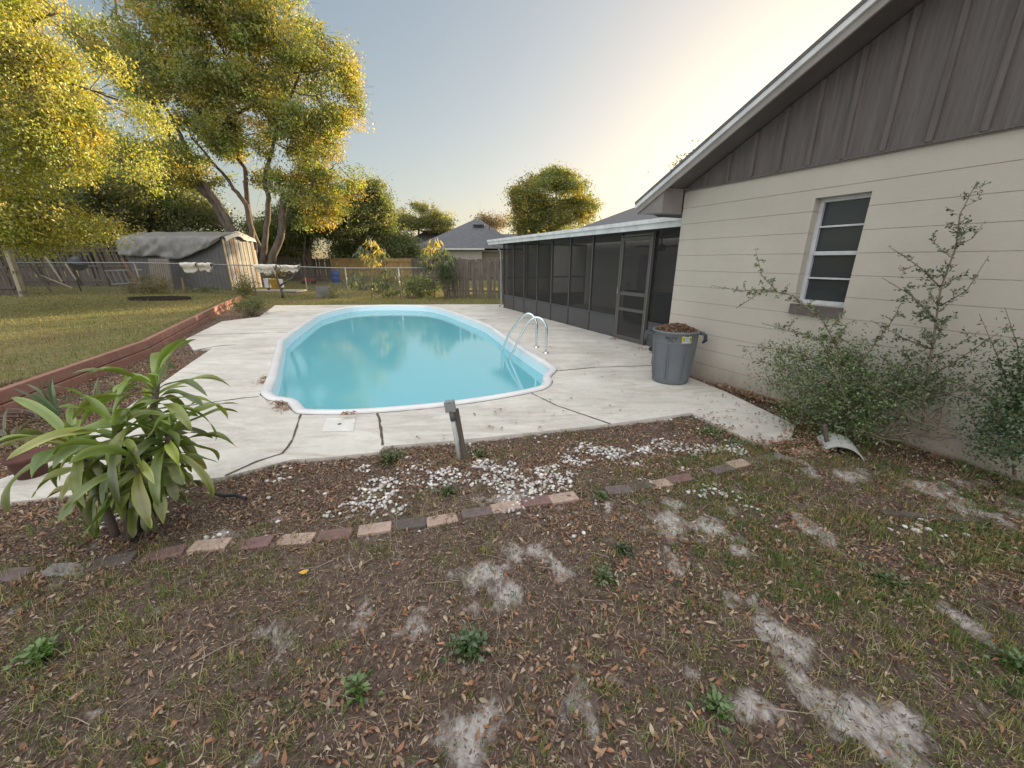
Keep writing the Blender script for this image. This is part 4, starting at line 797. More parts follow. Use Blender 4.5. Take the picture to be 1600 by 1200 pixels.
spindly('yaupon_shrub','leafy shrub below the window with long arching branches',[
 ([w(1345,668,.4),w(1335,610,.4),w(1312,550,.38),w(1285,500,.36),w(1240,462,.33),w(1195,452,.3),w(1150,482,.3)],.009,.2),
 ([w(1215,456,.3),w(1190,430,.3),w(1180,388,.3)],.004,.1),
 ([w(1195,452,.3),w(1160,455,.3),w(1112,446,.3)],.004,.09),
 ([w(1325,580,.4),w(1270,560,.4),w(1210,545,.4),w(1150,540,.4)],.005,.18),
 ([w(1330,600,.4),w(1280,530,.45),w(1190,505,.42)],.005,.15),
 ([w(1340,640,.4),w(1350,560,.35),w(1395,500,.3),w(1410,470,.28)],.006,.18),
 ([w(1340,650,.4),w(1300,600,.6),w(1240,580,.7),w(1180,560,.7)],.006,.22),
 ([w(1340,655,.4),w(1280,620,.7),w(1220,600,.75),w(1185,600,.7)],.006,.22),
 ([w(1345,660,.4),w(1400,600,.5),w(1430,560,.5)],.006,.25),
 ([w(1345,665,.4),w(1320,620,.7),w(1300,570,.75)],.006,.25)],leaf=.027,dens=.9,col=(.11,.15,.06),group='shrubs along the beige wall',
 extra=[(1250,600,.5,.16,900),(1305,620,.5,.19,1700),(1270,645,.45,.14,1400),(1340,655,.45,.15,1900),(1365,590,.35,.16,800),(1220,570,.4,.13,800),(1300,560,.4,.13,800),(1410,620,.3,.14,1100),(1440,590,.25,.12,600)])
spindly('yaupon_shrub','dark shrub at the right edge against the wall',[
 ([w(1585,742,.2),w(1585,700,.22),w(1590,640,.25),w(1600,590,.3),w(1625,480,.3)],.01,.2),
 ([w(1590,640,.25),w(1560,560,.35),w(1530,490,.4)],.005,.13),
 ([w(1595,610,.25),w(1590,540,.35),w(1570,480,.4)],.005,.13),
 ([w(1590,660,.25),w(1540,620,.45),w(1480,590,.55)],.005,.16),
 ([w(1588,680,.25),w(1550,650,.5),w(1500,640,.6)],.005,.16),
 ([w(1590,640,.25),w(1640,560,.4),w(1680,500,.4)],.006,.2)],leaf=.026,dens=.9,col=(.075,.12,.05),group='shrubs along the beige wall',
 extra=[(1570,660,.35,.1,900),(1600,620,.35,.12,900),(1545,700,.35,.06,250),(1610,690,.35,.13,1100),(1590,560,.35,.09,300)])
# bare dead twigs in the bush
q=MB()
for i in range(46):
    a=w(rng.uniform(1330,1470),rng.uniform(660,690),rng.uniform(.2,.6)); a[2]=max(a[2],0); d=rng.normal(0,1,3); d[2]=abs(d[2])*.8; d=d/np.linalg.norm(d)*rng.uniform(.2,.5); m_=a+d*.5+rng.normal(0,.03,3); pts=[a,m_,a+d+rng.normal(0,.04,3)]
    pts=[p-nw*min(0,(p-P0)@nw-.03) for p in pts]; q.tube(pts,[.004,.003,.0015],5)
setp(q.build('dead_brush',mat('dead_twigs',(.22,.17,.13),.9),fix=False),'tangle of bare dead twigs at the foot of the bushes','brush',kind='stuff')
# ---------------------------------------------------------------- fences
def board_fence(name,label,pts,h,bw=.14,m='oldwood',lean=0.,jit=.05,hj=.04,gap=.006,miss=0.,group=None,railside=1,postm=None,cat='fence',hfun=None):
    pts=[np.array(p,float)[:2] for p in pts]; e=empty(name,(pts[0][0],pts[0][1],float(gz(*pts[0][:2]))),0,label,cat,group); org=np.array(e.location)
    for a,c_ in zip(pts[:-1],pts[1:]):
        L=np.linalg.norm((c_-a)[:2]); d=np.append((c_-a)[:2]/L,0); nr=np.array([d[1],-d[0],0])*railside; npan=max(1,round(L/2.4)); pl=L/npan
        for pi in range(npan):
            q=MB(); s_=pi*pl+bw/2; ln=lean+rng.normal(0,.015)
            while s_<(pi+1)*pl-.01:
                if rng.random()>=miss:
                    p=np.append(a[:2]+d[:2]*s_,0.); p[2]=float(gz(p[0],p[1]))-.02; hh=float(hfun(p) if hfun else h)+rng.normal(0,hj); up=np.array([0,0,1.])+d*rng.normal(0,jit*.4)+nr*(ln+rng.normal(0,jit*.3)); t=p+up*hh; off=nr*(-.012+rng.normal(0,.003))
                    q.bar(p-org+off,t-org+off,bw-gap-rng.random()*.004,.018,tuple(nr))
                s_+=bw
            for z in(.3,h*.52,h-.25):
                p=np.append(a[:2]+d[:2]*pi*pl,0); r_=np.append(a[:2]+d[:2]*(pi+1)*pl,0); p[2]=float(gz(*p[:2]))+z; r_[2]=float(gz(*r_[:2]))+z
                q.bar(p-org+nr*(.03+ln*z),r_-org+nr*(.03+ln*z),.035,.085)
            q.build('board_panel',M[m],e)
            p=np.append(a[:2]+d[:2]*pi*pl,0); p[2]=float(gz(*p[:2])); q=MB(); q.bar(p-org+nr*.09-[0,0,.2],p-org+nr*(.09+ln*h)+[0,0,h-.03],.09,.09,tuple(nr)); q.build('post',M[postm or m],e)
    return e
FL=-19.6
board_fence('board_fence','dark weathered board fence at the far left edge of the photo',[G(-95,462,.19),G(30,461.5,.19)],2.1,lean=.05,jit=.05,hj=.05,miss=.02)
board_fence('picket_fence','broken weathered picket fence between chain link and porch',[G(697,463),G(786,466),(2.2,18.1)],1.7,bw=.135,m='greywood',jit=.06,hj=.05,gap=.02,miss=.06,railside=-1,hfun=lambda p:1.72-.16*sstep(-2.9,-1.2,p[0])+.1*sstep(-1.4,-.6,p[0]))
board_fence('rear_fence','grey weathered board fence at the far back of the yard',[(-34,33),(-14.8,33.5)],1.75,m='oldwood',jit=.02,hj=.02,railside=1)
board_fence('rear_fence','newer yellow board fence at the far back of the yard',[(-14.8,33.5),(-8.2,33.6)],1.78,m='newwood',jit=.02,hj=.02,railside=1)
board_fence('rear_fence','grey board fence in front of the neighbouring house',[(-8.2,33.6),(4,33.6),(14,34)],1.72,m='greywood',jit=.03,hj=.03,railside=1)
board_fence('board_fence','leaning weathered board fence between the pale panel and the shed',[A(20,444,22.6),A(128,444,22.6),A(222,446,22.0)],2.1,lean=.10,jit=.09,hj=.08,miss=.015,railside=1)
# leaning pale gate panel
a=G(34,464,.19); c_=G(58,458,.19); e=empty('leaning_panel',tuple(a),0,'pale picket panel leaning at the far left fence','fence panel'); d=(c_-a); L=.78; d=d/np.linalg.norm(d); tp=A(6,384,a[1])-a
q=MB()
for i in range(5): p=d*(i*.165); q.bar(p,p+tp*1.02,.145,.02,(0,1,0))
q.build('pickets',M['palewood'],e)
for t in(.1,.5,.93): q=MB(); p=tp*t+np.array([0,-.03,0]); q.bar(p-d*.06,p+d*.76,.04,.09); q.build('rail',M['palewood'],e)
# chain link
cl=[np.array([A(20,445,17.0)[0],17.0,0]),G(227,459,.19),G(400,460,.12),G(545,465),G(626,464),G(697,463)]
for p in cl: p[2]=float(gz(p[0],p[1]))
ce=empty('chain_link_fence',tuple(cl[1]),0,'galvanised chain link fence across the back of the yard','fence'); og=cl[1]; CH=1.28
q=MB()
for i,p in enumerate(cl):
    b=MB(); ln=np.array([-.12,0,0]) if i==1 else np.zeros(3); b.tube([p-og-[0,0,.1],p-og+ln+[0,0,CH+.03]],.028,8); b.build('post',M['palewood'] if i==1 else M['galv'],ce,smooth=True)
b=MB(); b.tube([p-og+[0,0,CH] for p in cl],.021,8); b.build('top_rail',M['galv'],ce,smooth=True)
wl3=[(a,c_) for a,c_ in zip(cl[:-1],cl[1:])]; b=MB()
for a,c_ in wl3:
    L=np.linalg.norm(c_-a); d=(c_-a)/L; s_=-CH
    while s_<L:
        for sg in(1,-1):
            x0,x1=(s_,s_+CH); z0,z1=(0.03,CH) if sg>0 else (CH,.03)
            t0=max(0,(0-x0)/CH); t1=min(1,(L-x0)/CH)
            if t1>t0: b.bar(a-og+d*(x0+CH*t0)+[0,0,z0+(z1-z0)*t0],a-og+d*(x0+CH*t1)+[0,0,z0+(z1-z0)*t1],.0045,.0045)
        s_+=.085
b.build('wire_mesh',M['wire'],ce,fix=False)
# cloths on the rail
def cloth(px,wd,drop,label,seed):
    c_=A(px[0],px[1],0.0001+17.9); t=(px[0]-227)/(400-227); 
    if t<1: base=cl[1]*(1-t)+cl[2]*t
    else: t=(px[0]-400)/(145); base=cl[2]*(1-t)+cl[3]*t
    V=[];nu,nv=22,18
    for i in range(nu+1):
        for j in range(nv+1):
            u=i/nu-.5; t=(j/nv-.5)*2; dz=drop*(.75+.5*vn(np.array(u*4+seed),np.array(1.))); a=abs(t)
            y=math.copysign(.04+.10*math.sin(min(1,a*1.6)*PI)*(.6+.8*vn(np.array(u*7+seed),np.array(t*3+5.))),t) if a>.05 else t*.8
            z=.05-dz*max(0,a-.12)+.05*(vn(np.array(u*9+seed),np.array(t*5.))-.5); V.append((u*wd*(1-.25*a),y,z))
    F=[(i*(nv+1)+j,(i+1)*(nv+1)+j,(i+1)*(nv+1)+j+1,i*(nv+1)+j+1) for i in range(nu) for j in range(nv)]
    b=MB(); b.add(V,F); o=b.build('draped_cloth',M['cloth'],smooth=True); o.location=(base[0],base[1],base[2]+CH); m_=o.modifiers.new('thickness','SOLIDIFY'); m_.thickness=.012; return setp(o,label,'cloth','white cloths hung over the chain link rail')
cloth((306,417),.72,.42,'white cloth bundle on the chain link rail, leftmost of four',1.); cloth((329,418),.66,.40,'white cloth bundle on the rail just left of the shed corner',5.); cloth((424,420),1.0,.5,'wide white cloth draped on the rail above the yellow bucket',9.); cloth((459,421),.95,.34,'rightmost white cloth draped thinly on the chain link rail',14.)
# ---------------------------------------------------------------- shed
FR_=G(363,453,.19); FLc=G(214,452,.19); dF=(FLc-FR_); SW=np.linalg.norm(dF[:2]); dF/=np.linalg.norm(dF); an=math.atan2(dF[1],dF[0]); SD=2.1; SH=A(352.5,371,FR_[1])[2]-.19; print('shed',FR_,FLc,SW,SH,an)
# local: x along the front to the left, y toward... rotate so that +y points to the viewer
se=empty('shed',tuple(FR_),an,'low metal shed under a sagging grey tarpaulin','shed'); sgn=1 if (math.cos(an+PI/2)*0+math.sin(an+PI/2))<0 else -1
Yb=-sgn*SD  # local y of the back
shm=mat('shed_grey',(.11,.115,.125),.6,.2,col2=(.16,.16,.165),scale=3); q=MB()
q.box((SW/2,0,SH/2),(SW,.04,SH)); q.box((SW/2,Yb,SH/2),(SW,.04,SH)); q.box((SW-.02,Yb/2,SH/2),(.04,abs(Yb)-.05,SH)); 
for i in range(int(SW/.2)): q.box((.1+i*.2,.026*sgn,SH/2),(.05,.014,SH))
q.build('wall',shm,se)
strm=[mat('slat_cream',(.33,.28,.21),.7),mat('slat_blue',(.10,.125,.16),.6),mat('slat_grey',(.2,.19,.18),.6),mat('slat_rust',(.24,.15,.09),.8)]
RH=SH+.30; ns=15
for k in range(4):
    q=MB()
    for i in range(ns):
        if (0,1,2,1,3,1,2,1,2,0,1,2,1,3,2)[i]==k:
            y0=Yb*i/ns; y1=Yb*(i+.82)/ns; ym=(y0+y1)/2; top=SH+(RH-SH)*(1-abs(ym/Yb-.5)*2)-.02; q.box((.0-.015*(i%2),ym,top/2),(.03,abs(y1-y0),top))
    q.build('end_slats',strm[k],se)
q=MB(); q.add([(.005,0,0),(.005,Yb,0),(.005,Yb,SH),(.005,Yb/2,RH-.05),(.005,0,SH),(.03,0,0),(.03,Yb,0),(.03,Yb,SH),(.03,Yb/2,RH-.05),(.03,0,SH)],[(0,1,2,3,4),(9,8,7,6,5),(0,5,6,1),(1,6,7,2),(2,7,8,3),(3,8,9,4),(4,9,5,0)]); q.build('end_wall',mat('slat_dark',(0.09,.095,.1),.7),se)
# tarp
nu,nv=90,46; V=[]
for i in range(nu+1):
    u=i/nu; x=-.10+u*(SW+.3)
    hem=.12+.78*sstep(0,.3,u)*(1-.10*math.sin(u*9))+.07*math.sin(u*17)
    for j in range(nv+1):
        t=j/nv
        if t<.42:   # front hang and slope
            tt=t/.42
            if tt<.5: f=tt/.5; z=SH+.02-hem*(1-f); y=sgn*(.10+.09*math.sin(f*PI)*vn(np.array(u*14.),np.array(f*3.))+.16*(1-f)*vn(np.array(u*11+3*f),np.array(2.))); 
            else: f=(tt-.5)/.5; z=SH+.03+(RH-SH)*f; y=sgn*.10*(1-f)+Yb/2*f
            z+=(vn(np.array(u*16+t*9),np.array(t*7.))-.5)*.05; y+=sgn*.06*float(vn(np.array(u*34+t*14),np.array(t*6.)))*(1-f if tt>=.5 else 1)
        elif t<.8: f=(t-.42)/.38; z=RH+.03-(RH-SH)*f+(vn(np.array(u*12.),np.array(t*9.))-.5)*.05; y=Yb/2+Yb/2*f*1.04
        else: f=(t-.8)/.2; z=SH-.5*f; y=Yb*1.03
        V.append((x,float(y),float(z)))
F=[(i*(nv+1)+j,(i+1)*(nv+1)+j,(i+1)*(nv+1)+j+1,i*(nv+1)+j+1) for i in range(nu) for j in range(nv)]
b=MB(); b.add(V,F); o=b.build('tarpaulin',mat('grey_tarp',(.15,.155,.155),.45,col2=(.24,.235,.22),scale=3.5,bump=(3,.5)),None,smooth=True); o.location=se.location; o.rotation_euler=se.rotation_euler; o.modifiers.new('thickness','SOLIDIFY').thickness=.01
setp(o,'wrinkled grey tarpaulin draped over the metal shed','tarpaulin')
b=MB(); V=[];n1_=14
for i in range(n1_+1):
    t=i/n1_; y=Yb*(.02+.96*t); zt=SH+(RH-SH)*(1-abs(t-.5)*2)+.05; dp=.10+.2*vn(np.array(t*7.),np.array(4.)); V+=[(.02,y,zt),(-.13,y,zt-.03),(-.15-.05*vn(np.array(t*9.),np.array(1.)),y,zt-.06-float(dp))]
b.add(V,[(3*i+k,3*i+3+k,3*i+4+k,3*i+1+k) for i in range(n1_) for k in(0,1)]); o2=b.build('tarp_flap',mat('pale_flap',(.5,.48,.44),.7,col2=(.35,.34,.32),scale=6),o,smooth=True)
# ---------------------------------------------------------------- clutter around the shed and the far yard
def bars(name,label,cat,segs,m,w=.08,t=.03,group=None,split=None):
    b=MB()
    for a,c_ in segs: b.bar(a,c_,w,t,(0,1,0))
    return setp(b.build(name,m,bevel=0),label,cat,group)
def AP(u,v,y): return A(u,v,y)
bars('plank','brown timber leaning against the rail left of the shed','plank',[(AP(190,404,19.2),AP(223,456,18.2))],mat('brown_timber',(.16,.09,.06),.9),.1,.06)
bars('plank','upper pale plank leaning in the left fence corner','plank',[(AP(70,400,18.2),AP(97,441,17.4))],M['palewood'],.07,.03)
bars('plank','short plank leaning below the dark grill','plank',[(AP(102,412,18.8),AP(119,437,18))],M['palewood'],.08,.03)
bars('pole','thin pale pole lying slanted along the left fence','pole',[(AP(53,426,16.6),AP(113,450,16.8))],M['palewood'],.035,.035)
bars('plank','dark grey beam leaning across the left fence','plank',[(AP(48,414,16.4),AP(80,455,16.4))],M['oldwood'],.09,.05)
bars('stake','thin pale stake in front of the shed wall','stake',[(AP(284,434,17.7),AP(289,464,17.7))],M['newwood'],.06,.05)
ld=empty('ladder',tuple(AP(163,423,19.0)),0,'aluminium ladder hung sideways on the old fence','ladder'); o0=np.array(ld.location); al_=M['galv']
for nm,(a,c_) in (('rail',((163,423),(222,421))),('rail',((174,444),(223,441)))): b=MB(); b.bar(AP(*a,19)-o0,AP(*c_,19)-o0,.04,.06); b.build(nm,al_,ld)
for i in range(6): b=MB(); b.bar(AP(165+i*9.5,423,19)-o0,AP(176+i*8.6,443,19)-o0,.035,.035); b.build('rung',al_,ld)
g=AP(125,455,18.4); g[2]=.19; gr=empty('kettle_grill',tuple(g),0,'dark kettle grill standing before the old left fence','grill')
b=MB(); b.lathe([(0,.95),(.16,1.0),(.3,1.15),(.33,1.28),(.345,1.29),(.33,1.3),(.28,1.45),(.15,1.56),(0,1.59)],20); o=b.build('bowl',mat('dark_enamel',(.035,.04,.055),.25),gr,smooth=True); o.rotation_euler=(0,R(14),0)
b=MB(); b.tube([(.05,0,0),(0,0,1.0)],.025,8); b.build('leg',M['black'],gr); b=MB(); b.tube([(.3,0,1.2),(.5,0,1.12)],.02,8); b.build('handle',M['black'],gr)
a=AP(259,457,19.0); a[2]=.19; b=MB(); b.box((0,0,.72),(.95,.05,1.45),(R(-6),0,0))
for i in range(9): b.box((-.42+i*.105,-.035,.72),(.04,.03,1.42),(R(-6),0,0))
o=b.build('corrugated_sheet',mat('tan_sheet',(.22,.19,.165),.7,col2=(.28,.25,.22),scale=4)); o.location=a; setp(o,'tan corrugated sheet leaning on the shed front','sheet')
# concrete slab edge and things on it
g=AP(432,452,20.5); b=MB(); b.box((0,0,0),(2.6,1.1,.08)); o=b.build('concrete_slab',mat('slab',(.35,.34,.31),.9,col2=(.28,.27,.25),scale=4),bevel=.01); o.location=(g[0],g[1],float(gz(g[0],g[1]))+.03); setp(o,'low concrete slab beyond the chain link fence','slab')
zb_=float(gz(g[0],g[1]))+.07
bk=empty('mop_bucket',(AP(430,446,20.5)[0],20.5,zb_),0,'yellow mop bucket with white cart on the far slab','bucket')
b=MB(); b.lathe([(0,0.1),(.17,.1),(.22,.52),(.235,.53),(.235,.56),(.2,.55),(.15,.13),(0,.13)],18); b.build('bucket',mat('yellow_plastic',(.62,.38,.03),.45),bk,smooth=True)
b=MB(); b.box((-.36,0,.35),(.22,.3,.45)); b.build('wringer',M['white'],bk,bevel=.02); b=MB(); b.box((.31,0,.33),(.12,.3,.42)); b.build('wringer',M['white'],bk,bevel=.02)
for x in(-.36,.3): b=MB(); b.lathe([(0,0),(.06,.01),(.06,.1),(0,.11)],10,(x,0,0)); b.build('caster',M['black'],bk)
g=G(490,466); b=MB(); b.box((0,0,.24),(.58,.05,.5),(R(-12),0,0)); o=b.build('cement_board',mat('cement',(.24,.24,.25),.9,col2=(.19,.19,.2),scale=5),bevel=.006); o.location=(g[0],g[1]+.9,float(gz(g[0],g[1]))); setp(o,'grey cement board propped behind the chain link fence','board')
bars('stake','slim pale stake beside the grey cement board','stake',[(AP(477,434,18.6),AP(481,458,18.3))],M['palewood'],.04,.04)
g=AP(525,438,29.8); bb=empty('barrel',(g[0],g[1],float(gz(g[0],g[1]))),0,'blue plastic barrel near the far back fence','barrel')
b=MB(); b.lathe([(0,0),(.27,0),(.29,.03),(.285,.28),(.3,.3),(.285,.32),(.285,.6),(.3,.62),(.285,.64),(.285,.86),(.26,.9),(.25,.89),(0,.87)],24); b.build('drum',mat('blue_plastic',(.03,.09,.33),.4),bb,smooth=True)
b=MB(); b.box((0,0,-.0),(.9,.7,.06)); b.build('base_board',M['palewood'],bb)
g=AP(482,437,27.5); tw=empty('toy_wagon',(g[0],g[1],float(gz(g[0],g[1]))),R(15),'small red toy wagon on the far lawn','wagon'); b=MB(); b.box((0,0,.3),(.8,.42,.16)); b.build('tub',mat('red_paint',(.25,.02,.03),.4),tw,bevel=.02)
for x in(-.3,.3):
    for y in(-.22,.22): b=MB(); b.tube([(x,y-.03,.13),(x,y+.03,.13)],.13,14); b.build('wheel',M['black'],tw)
b=MB(); b.tube([(.4,0,.3),(.75,0,.62)],.02,6); b.build('handle',M['black'],tw)
# ---------------------------------------------------------------- trees
def blobpts(blobs,n_,gap=.0,seed=0.):
    vol=np.array([b[1][0]*b[1][1]*b[1][2] for b in blobs])**.8; vol/=vol.sum(); out=[]
    while len(out)<n_:
        i=rng.choice(len(blobs),p=vol); c_,r_=blobs[i]; d=rng.normal(0,1,3); d/=np.linalg.norm(d); p=np.array(c_)+d*np.array(r_)*1.12*rng.random()**.42
        if float(fbm(np.array(p[0]+p[1]*.7+seed),np.array(p[2]-p[1]*.3),.9,3))>gap-.04: out.append(p)
    return np.array(out)
def tree(name,label,trunks,blobs,ncl,npl,ls,col,alt,fa=.25,clr=.45,gap=.4,limbs=26,group=None,bark='bark',cat='tree',asp=.55,droop=0,twr=.012,seed=0.):
    root=np.array(trunks[0][0][0]); e=empty(name,tuple(root),0,label,cat,group); q=MB(); nodes=[]
    for pts,r0,r1 in trunks:
        pts=[np.array(p)-root for p in pts]; k=len(pts)
        fine=[];
        for i in range(k-1):
            a,b_,c_,d_=pts[max(i-1,0)],pts[i],pts[i+1],pts[min(i+2,k-1)]
            for s_ in range(4): t=s_/4; fine.append(.5*((2*b_)+(-a+c_)*t+(2*a-5*b_+4*c_-d_)*t*t+(-a+3*b_-3*c_+d_)*t**3)+rng.normal(0,r0*.12,3)*(i>0))
        fine.append(pts[-1]); m_=len(fine); q.tube(fine,[r0+(r1-r0)*i/(m_-1) for i in range(m_)],9); nodes+=[(p,r0+(r1-r0)*i/(m_-1)) for i,p in enumerate(fine) if i>m_*.3]
    C=blobpts([(np.array(b_[0])-root,b_[1]) for b_ in blobs],ncl,gap,seed); NP=np.array([n__[0] for n__ in nodes]); NR=[n__[1] for n__ in nodes]
    ends=C[rng.choice(len(C),min(limbs,len(C)),replace=False)]; allp=list(NP); 
    for p in ends:
        w_=np.linalg.norm(NP-p,axis=1)+np.maximum(0,NP[:,2]-p[2])*1.2; i=int(np.argmin(w_)); s_=NP[i]; mid=(s_+p)/2+rng.normal(0,.08*np.linalg.norm(p-s_),3)+[0,0,-.05*np.linalg.norm(p-s_)]; r0=min(NR[i]*.6,.11*NR[0]**.0+.0) ; r0=min(NR[i]*.6,.012*np.linalg.norm(p-s_)+.02)
        l1=s_*.6+mid*.4+rng.normal(0,.04*np.linalg.norm(p-s_),3); l2=mid*.4+p*.6+rng.normal(0,.05*np.linalg.norm(p-s_),3)
        q.tube([s_,l1,mid,l2,p],[r0,r0*.8,r0*.6,r0*.4,.012],6,False); allp+=[l1,mid,l2,p]
    AP_=np.array(allp)
    for p in C:
        i=int(np.argmin(np.linalg.norm(AP_-p,axis=1))); s_=AP_[i]; L=np.linalg.norm(p-s_)
        if L>.15: q.tube([s_,(s_+p)/2+rng.normal(0,.08*L,3),p],[twr,twr*.7,twr*.35],4,False)
        for _ in range(2): q.tube([p,p+rng.normal(0,clr,3)],[twr*.4,twr*.2],3,False)
    q.build('trunk',M[bark],e,smooth=True,fix=False)
    cs=clr*rng.uniform(.5,1.4,len(C)); k=np.maximum(3,(npl*(cs/clr)**2).astype(int)); idx=np.repeat(np.arange(len(C)),k); n_=len(idx)
    d=rng.normal(0,1,(n_,3)); d/=np.linalg.norm(d,axis=1)[:,None]; ax_=rng.uniform(.6,1.5,(len(C),3))*[1,1,.6]; P=C[idx]+rng.normal(0,.52,(n_,3))*cs[idx][:,None]*ax_[idx]
    P[:,2]-=droop*np.linalg.norm(d[:,:2],axis=1)*rng.random(n_)*cs[idx]
    D=d+rng.normal(0,.7,(n_,3)); D[:,2]-=.35+droop
    tc_=colvar(len(C),col,.13,alt,fa)[idx]; c_=np.clip(tc_*(1+rng.normal(0,.12,(n_,1))),.004,.8)
    kite('crown',P,D,rng.uniform(.7,1.35,n_)*ls,rng.uniform(.8,1.2,n_)*ls*asp,c_,M['leaf'],e); print(name,n_); return e
def B(u,v,y,ru,rv,ry):
    r_=ray(u,v); s_=y/r_[1]/FPX; return (A(u,v,y),(ru*s_,ry,rv*s_*.97))
def tr(y,px,r0,r1): return ([A(u,v,y+dy) for u,v,dy in [(*p,0) if len(p)==2 else p for p in px]],r0,r1)
# near left tree, its trunk outside the picture
t0=np.array([-17.2,11.5,.1])
tree('laurel_oak','sunlit golden green tree filling the upper left corner',[([t0,t0+[.3,0,2],t0+[.8,.2,4.2],t0+[1.6,.3,6.5],t0+[2.2,0,9]],.26,.07),([t0+[.6,.1,3],A(-60,180,12),A(40,120,12),A(140,140,12)],.1,.02),([t0+[.6,.1,3],A(-40,260,12),A(60,230,12),A(160,240,12.2)],.09,.02),([t0+[1,.1,4],A(20,60,12),A(90,20,12.3)],.08,.02),([t0+[.4,.1,2.6],A(-30,330,12),A(50,310,12),A(110,330,12)],.06,.015)],
 [B(-20,60,12,110,90,2),B(70,90,12,80,55,1.6),B(60,190,12,110,70,1.9),B(150,190,12,70,45,1.4),B(175,165,12.3,50,25,.9),B(140,265,12,75,45,1.3),B(40,330,11.6,95,38,1.5),B(-40,260,12,80,70,1.6),B(150,330,12,32,32,.6),B(60,372,12,70,16,.8),B(155,365,12,12,22,.3),B(30,20,12,60,50,1.5)],
 860,105,.08,(.31,.35,.065),(.42,.38,.06),.25,clr=.40,gap=.475,limbs=60,droop=.35,group='trees around the yard')
Yt=25.5
tree('camphor_tree','big spreading tree with several trunks behind the shed',[
 tr(Yt,[(400,450),(396,420),(385,395),(362,362),(340,325),(318,296),(300,272),(270,215),(225,140),(195,70),(180,-20)],.38,.05),
 tr(Yt-.5,[(400,445),(388,405),(372,372),(350,335),(335,308),(318,285)],.25,.14),
 tr(Yt,[(402,445),(400,405),(392,360),(384,320),(366,295),(340,262),(300,215)],.22,.05),
 tr(Yt+.3,[(403,445),(408,400),(392,350),(385,300),(383,262),(370,242),(366,180),(352,90)],.19,.05),
 tr(Yt,[(404,445),(412,400),(417,355),(420,310),(414,280),(428,222),(450,160),(480,90)],.2,.05),
 tr(Yt-.6,[(408,447),(424,408),(438,370),(442,330),(444,303)],.24,.17),
 tr(Yt-.5,[(441,318),(460,313),(478,300),(490,285),(520,262)],.15,.04),
 tr(Yt,[(318,296),(290,230),(250,160),(170,110),(110,55),(50,10)],.14,.03),
 tr(Yt,[(366,180),(400,160),(440,120),(500,110)],.09,.03),
 tr(Yt,[(300,175),(307,176),(330,178)],.07,.05)],
 [B(320,40,Yt,75,75,3.2),B(395,45,Yt,75,60,3),B(340,120,Yt,80,60,3),B(430,95,Yt,60,55,2.6),B(500,110,Yt,55,50,2.4),B(530,150,Yt,28,40,1.6),B(300,195,Yt,60,55,2.8),B(390,200,Yt,75,50,3),B(480,200,Yt,60,40,2.4),B(270,255,Yt,55,35,2.4),B(350,250,Yt,60,35,2.4),B(440,260,Yt,60,28,2.2),B(515,265,Yt,40,38,1.8),B(525,300,Yt,35,26,1.6),B(130,75,Yt,55,26,1.6),B(90,25,Yt,35,22,1.2),B(250,140,Yt,50,60,2),B(250,60,Yt,40,40,2),B(220,210,Yt,40,45,2),B(330,30,Yt,60,50,3),B(380,140,Yt,70,60,3),B(450,180,Yt,60,50,2.5),B(330,210,Yt,60,40,2.5),B(500,330,Yt,45,25,1.6),B(470,290,Yt,50,25,2),B(240,290,Yt,50,30,2),B(420,20,Yt,50,40,2.4),B(530,120,Yt,25,40,1.5),B(500,200,Yt,35,40,2),B(215,120,Yt,40,50,2),B(200,200,Yt,35,50,2),B(170,60,Yt,40,40,1.8)],
 1900,80,.15,(.21,.27,.06),(.36,.32,.06),.35,clr=.52,gap=.495,limbs=110,twr=.02,group='trees around the yard')
def gt(u,v,y): p=A(u,v,y); p[2]=float(gz(p[0],p[1])); return p
def simple_tree(label,u,y,vt,blobs,ncl,npl,ls,col,alt,name='shade_tree',r0=.2,**k):
    b_=gt(u,440,y); top=A(u,vt,y); m_=(b_+top)/2+rng.normal(0,.15,3); tree(name,label,[([b_,b_*.6+m_*.4,m_,top],r0,r0*.3)],blobs,ncl,npl,ls,col,alt,group=k.pop('group','trees around the yard'),**k)
dk=(.12,.165,.065); dk2=(.19,.215,.08)
simple_tree('dense dark tree behind the tarpaulin shed',235,29,300,[B(230,300,29,70,50,3),B(180,340,29,50,35,2.5),B(290,340,29,50,35,2.5),B(225,250,29,50,30,2.5)],300,150,.17,dk,dk2,clr=.8,gap=.36,r0=.3)
simple_tree('dark tree behind the old left fence',90,24,320,[B(90,330,24,80,40,2.5),B(150,300,24,45,35,2),B(20,350,24,60,35,2)],200,130,.15,dk,(.14,.13,.04),clr=.7,gap=.4,r0=.25)
simple_tree('brownish tree glowing between shed and near branches',170,33,290,[B(175,290,33,45,40,2),B(200,330,33,45,30,2)],120,110,.18,(.13,.10,.035),(.2,.14,.04),clr=.8,gap=.42,r0=.25)
simple_tree('leafy green tree right of the big trunks',487,33,340,[B(480,345,33,45,28,2.4),B(440,365,33,55,20,2.2),B(510,320,33,40,28,2.2),B(520,355,33,35,20,2)],600,85,.17,(.13,.19,.055),(.19,.21,.06),clr=.62,gap=.40,r0=.3)
simple_tree('tall grey green tree at the right end of the grove',560,35,330,[B(560,325,35,40,34,2.4),B(590,300,35,14,20,1),B(572,350,35,40,20,2),B(592,335,35,14,20,1)],560,75,.17,(.13,.18,.07),(.2,.22,.08),clr=.58,gap=.42,r0=.25)
simple_tree('leaning pale trunked tree before the grey rear fence',478,31,360,[B(470,350,31,18,14,1)],30,90,.16,(.08,.12,.03),dk2,clr=.6,r0=.16)
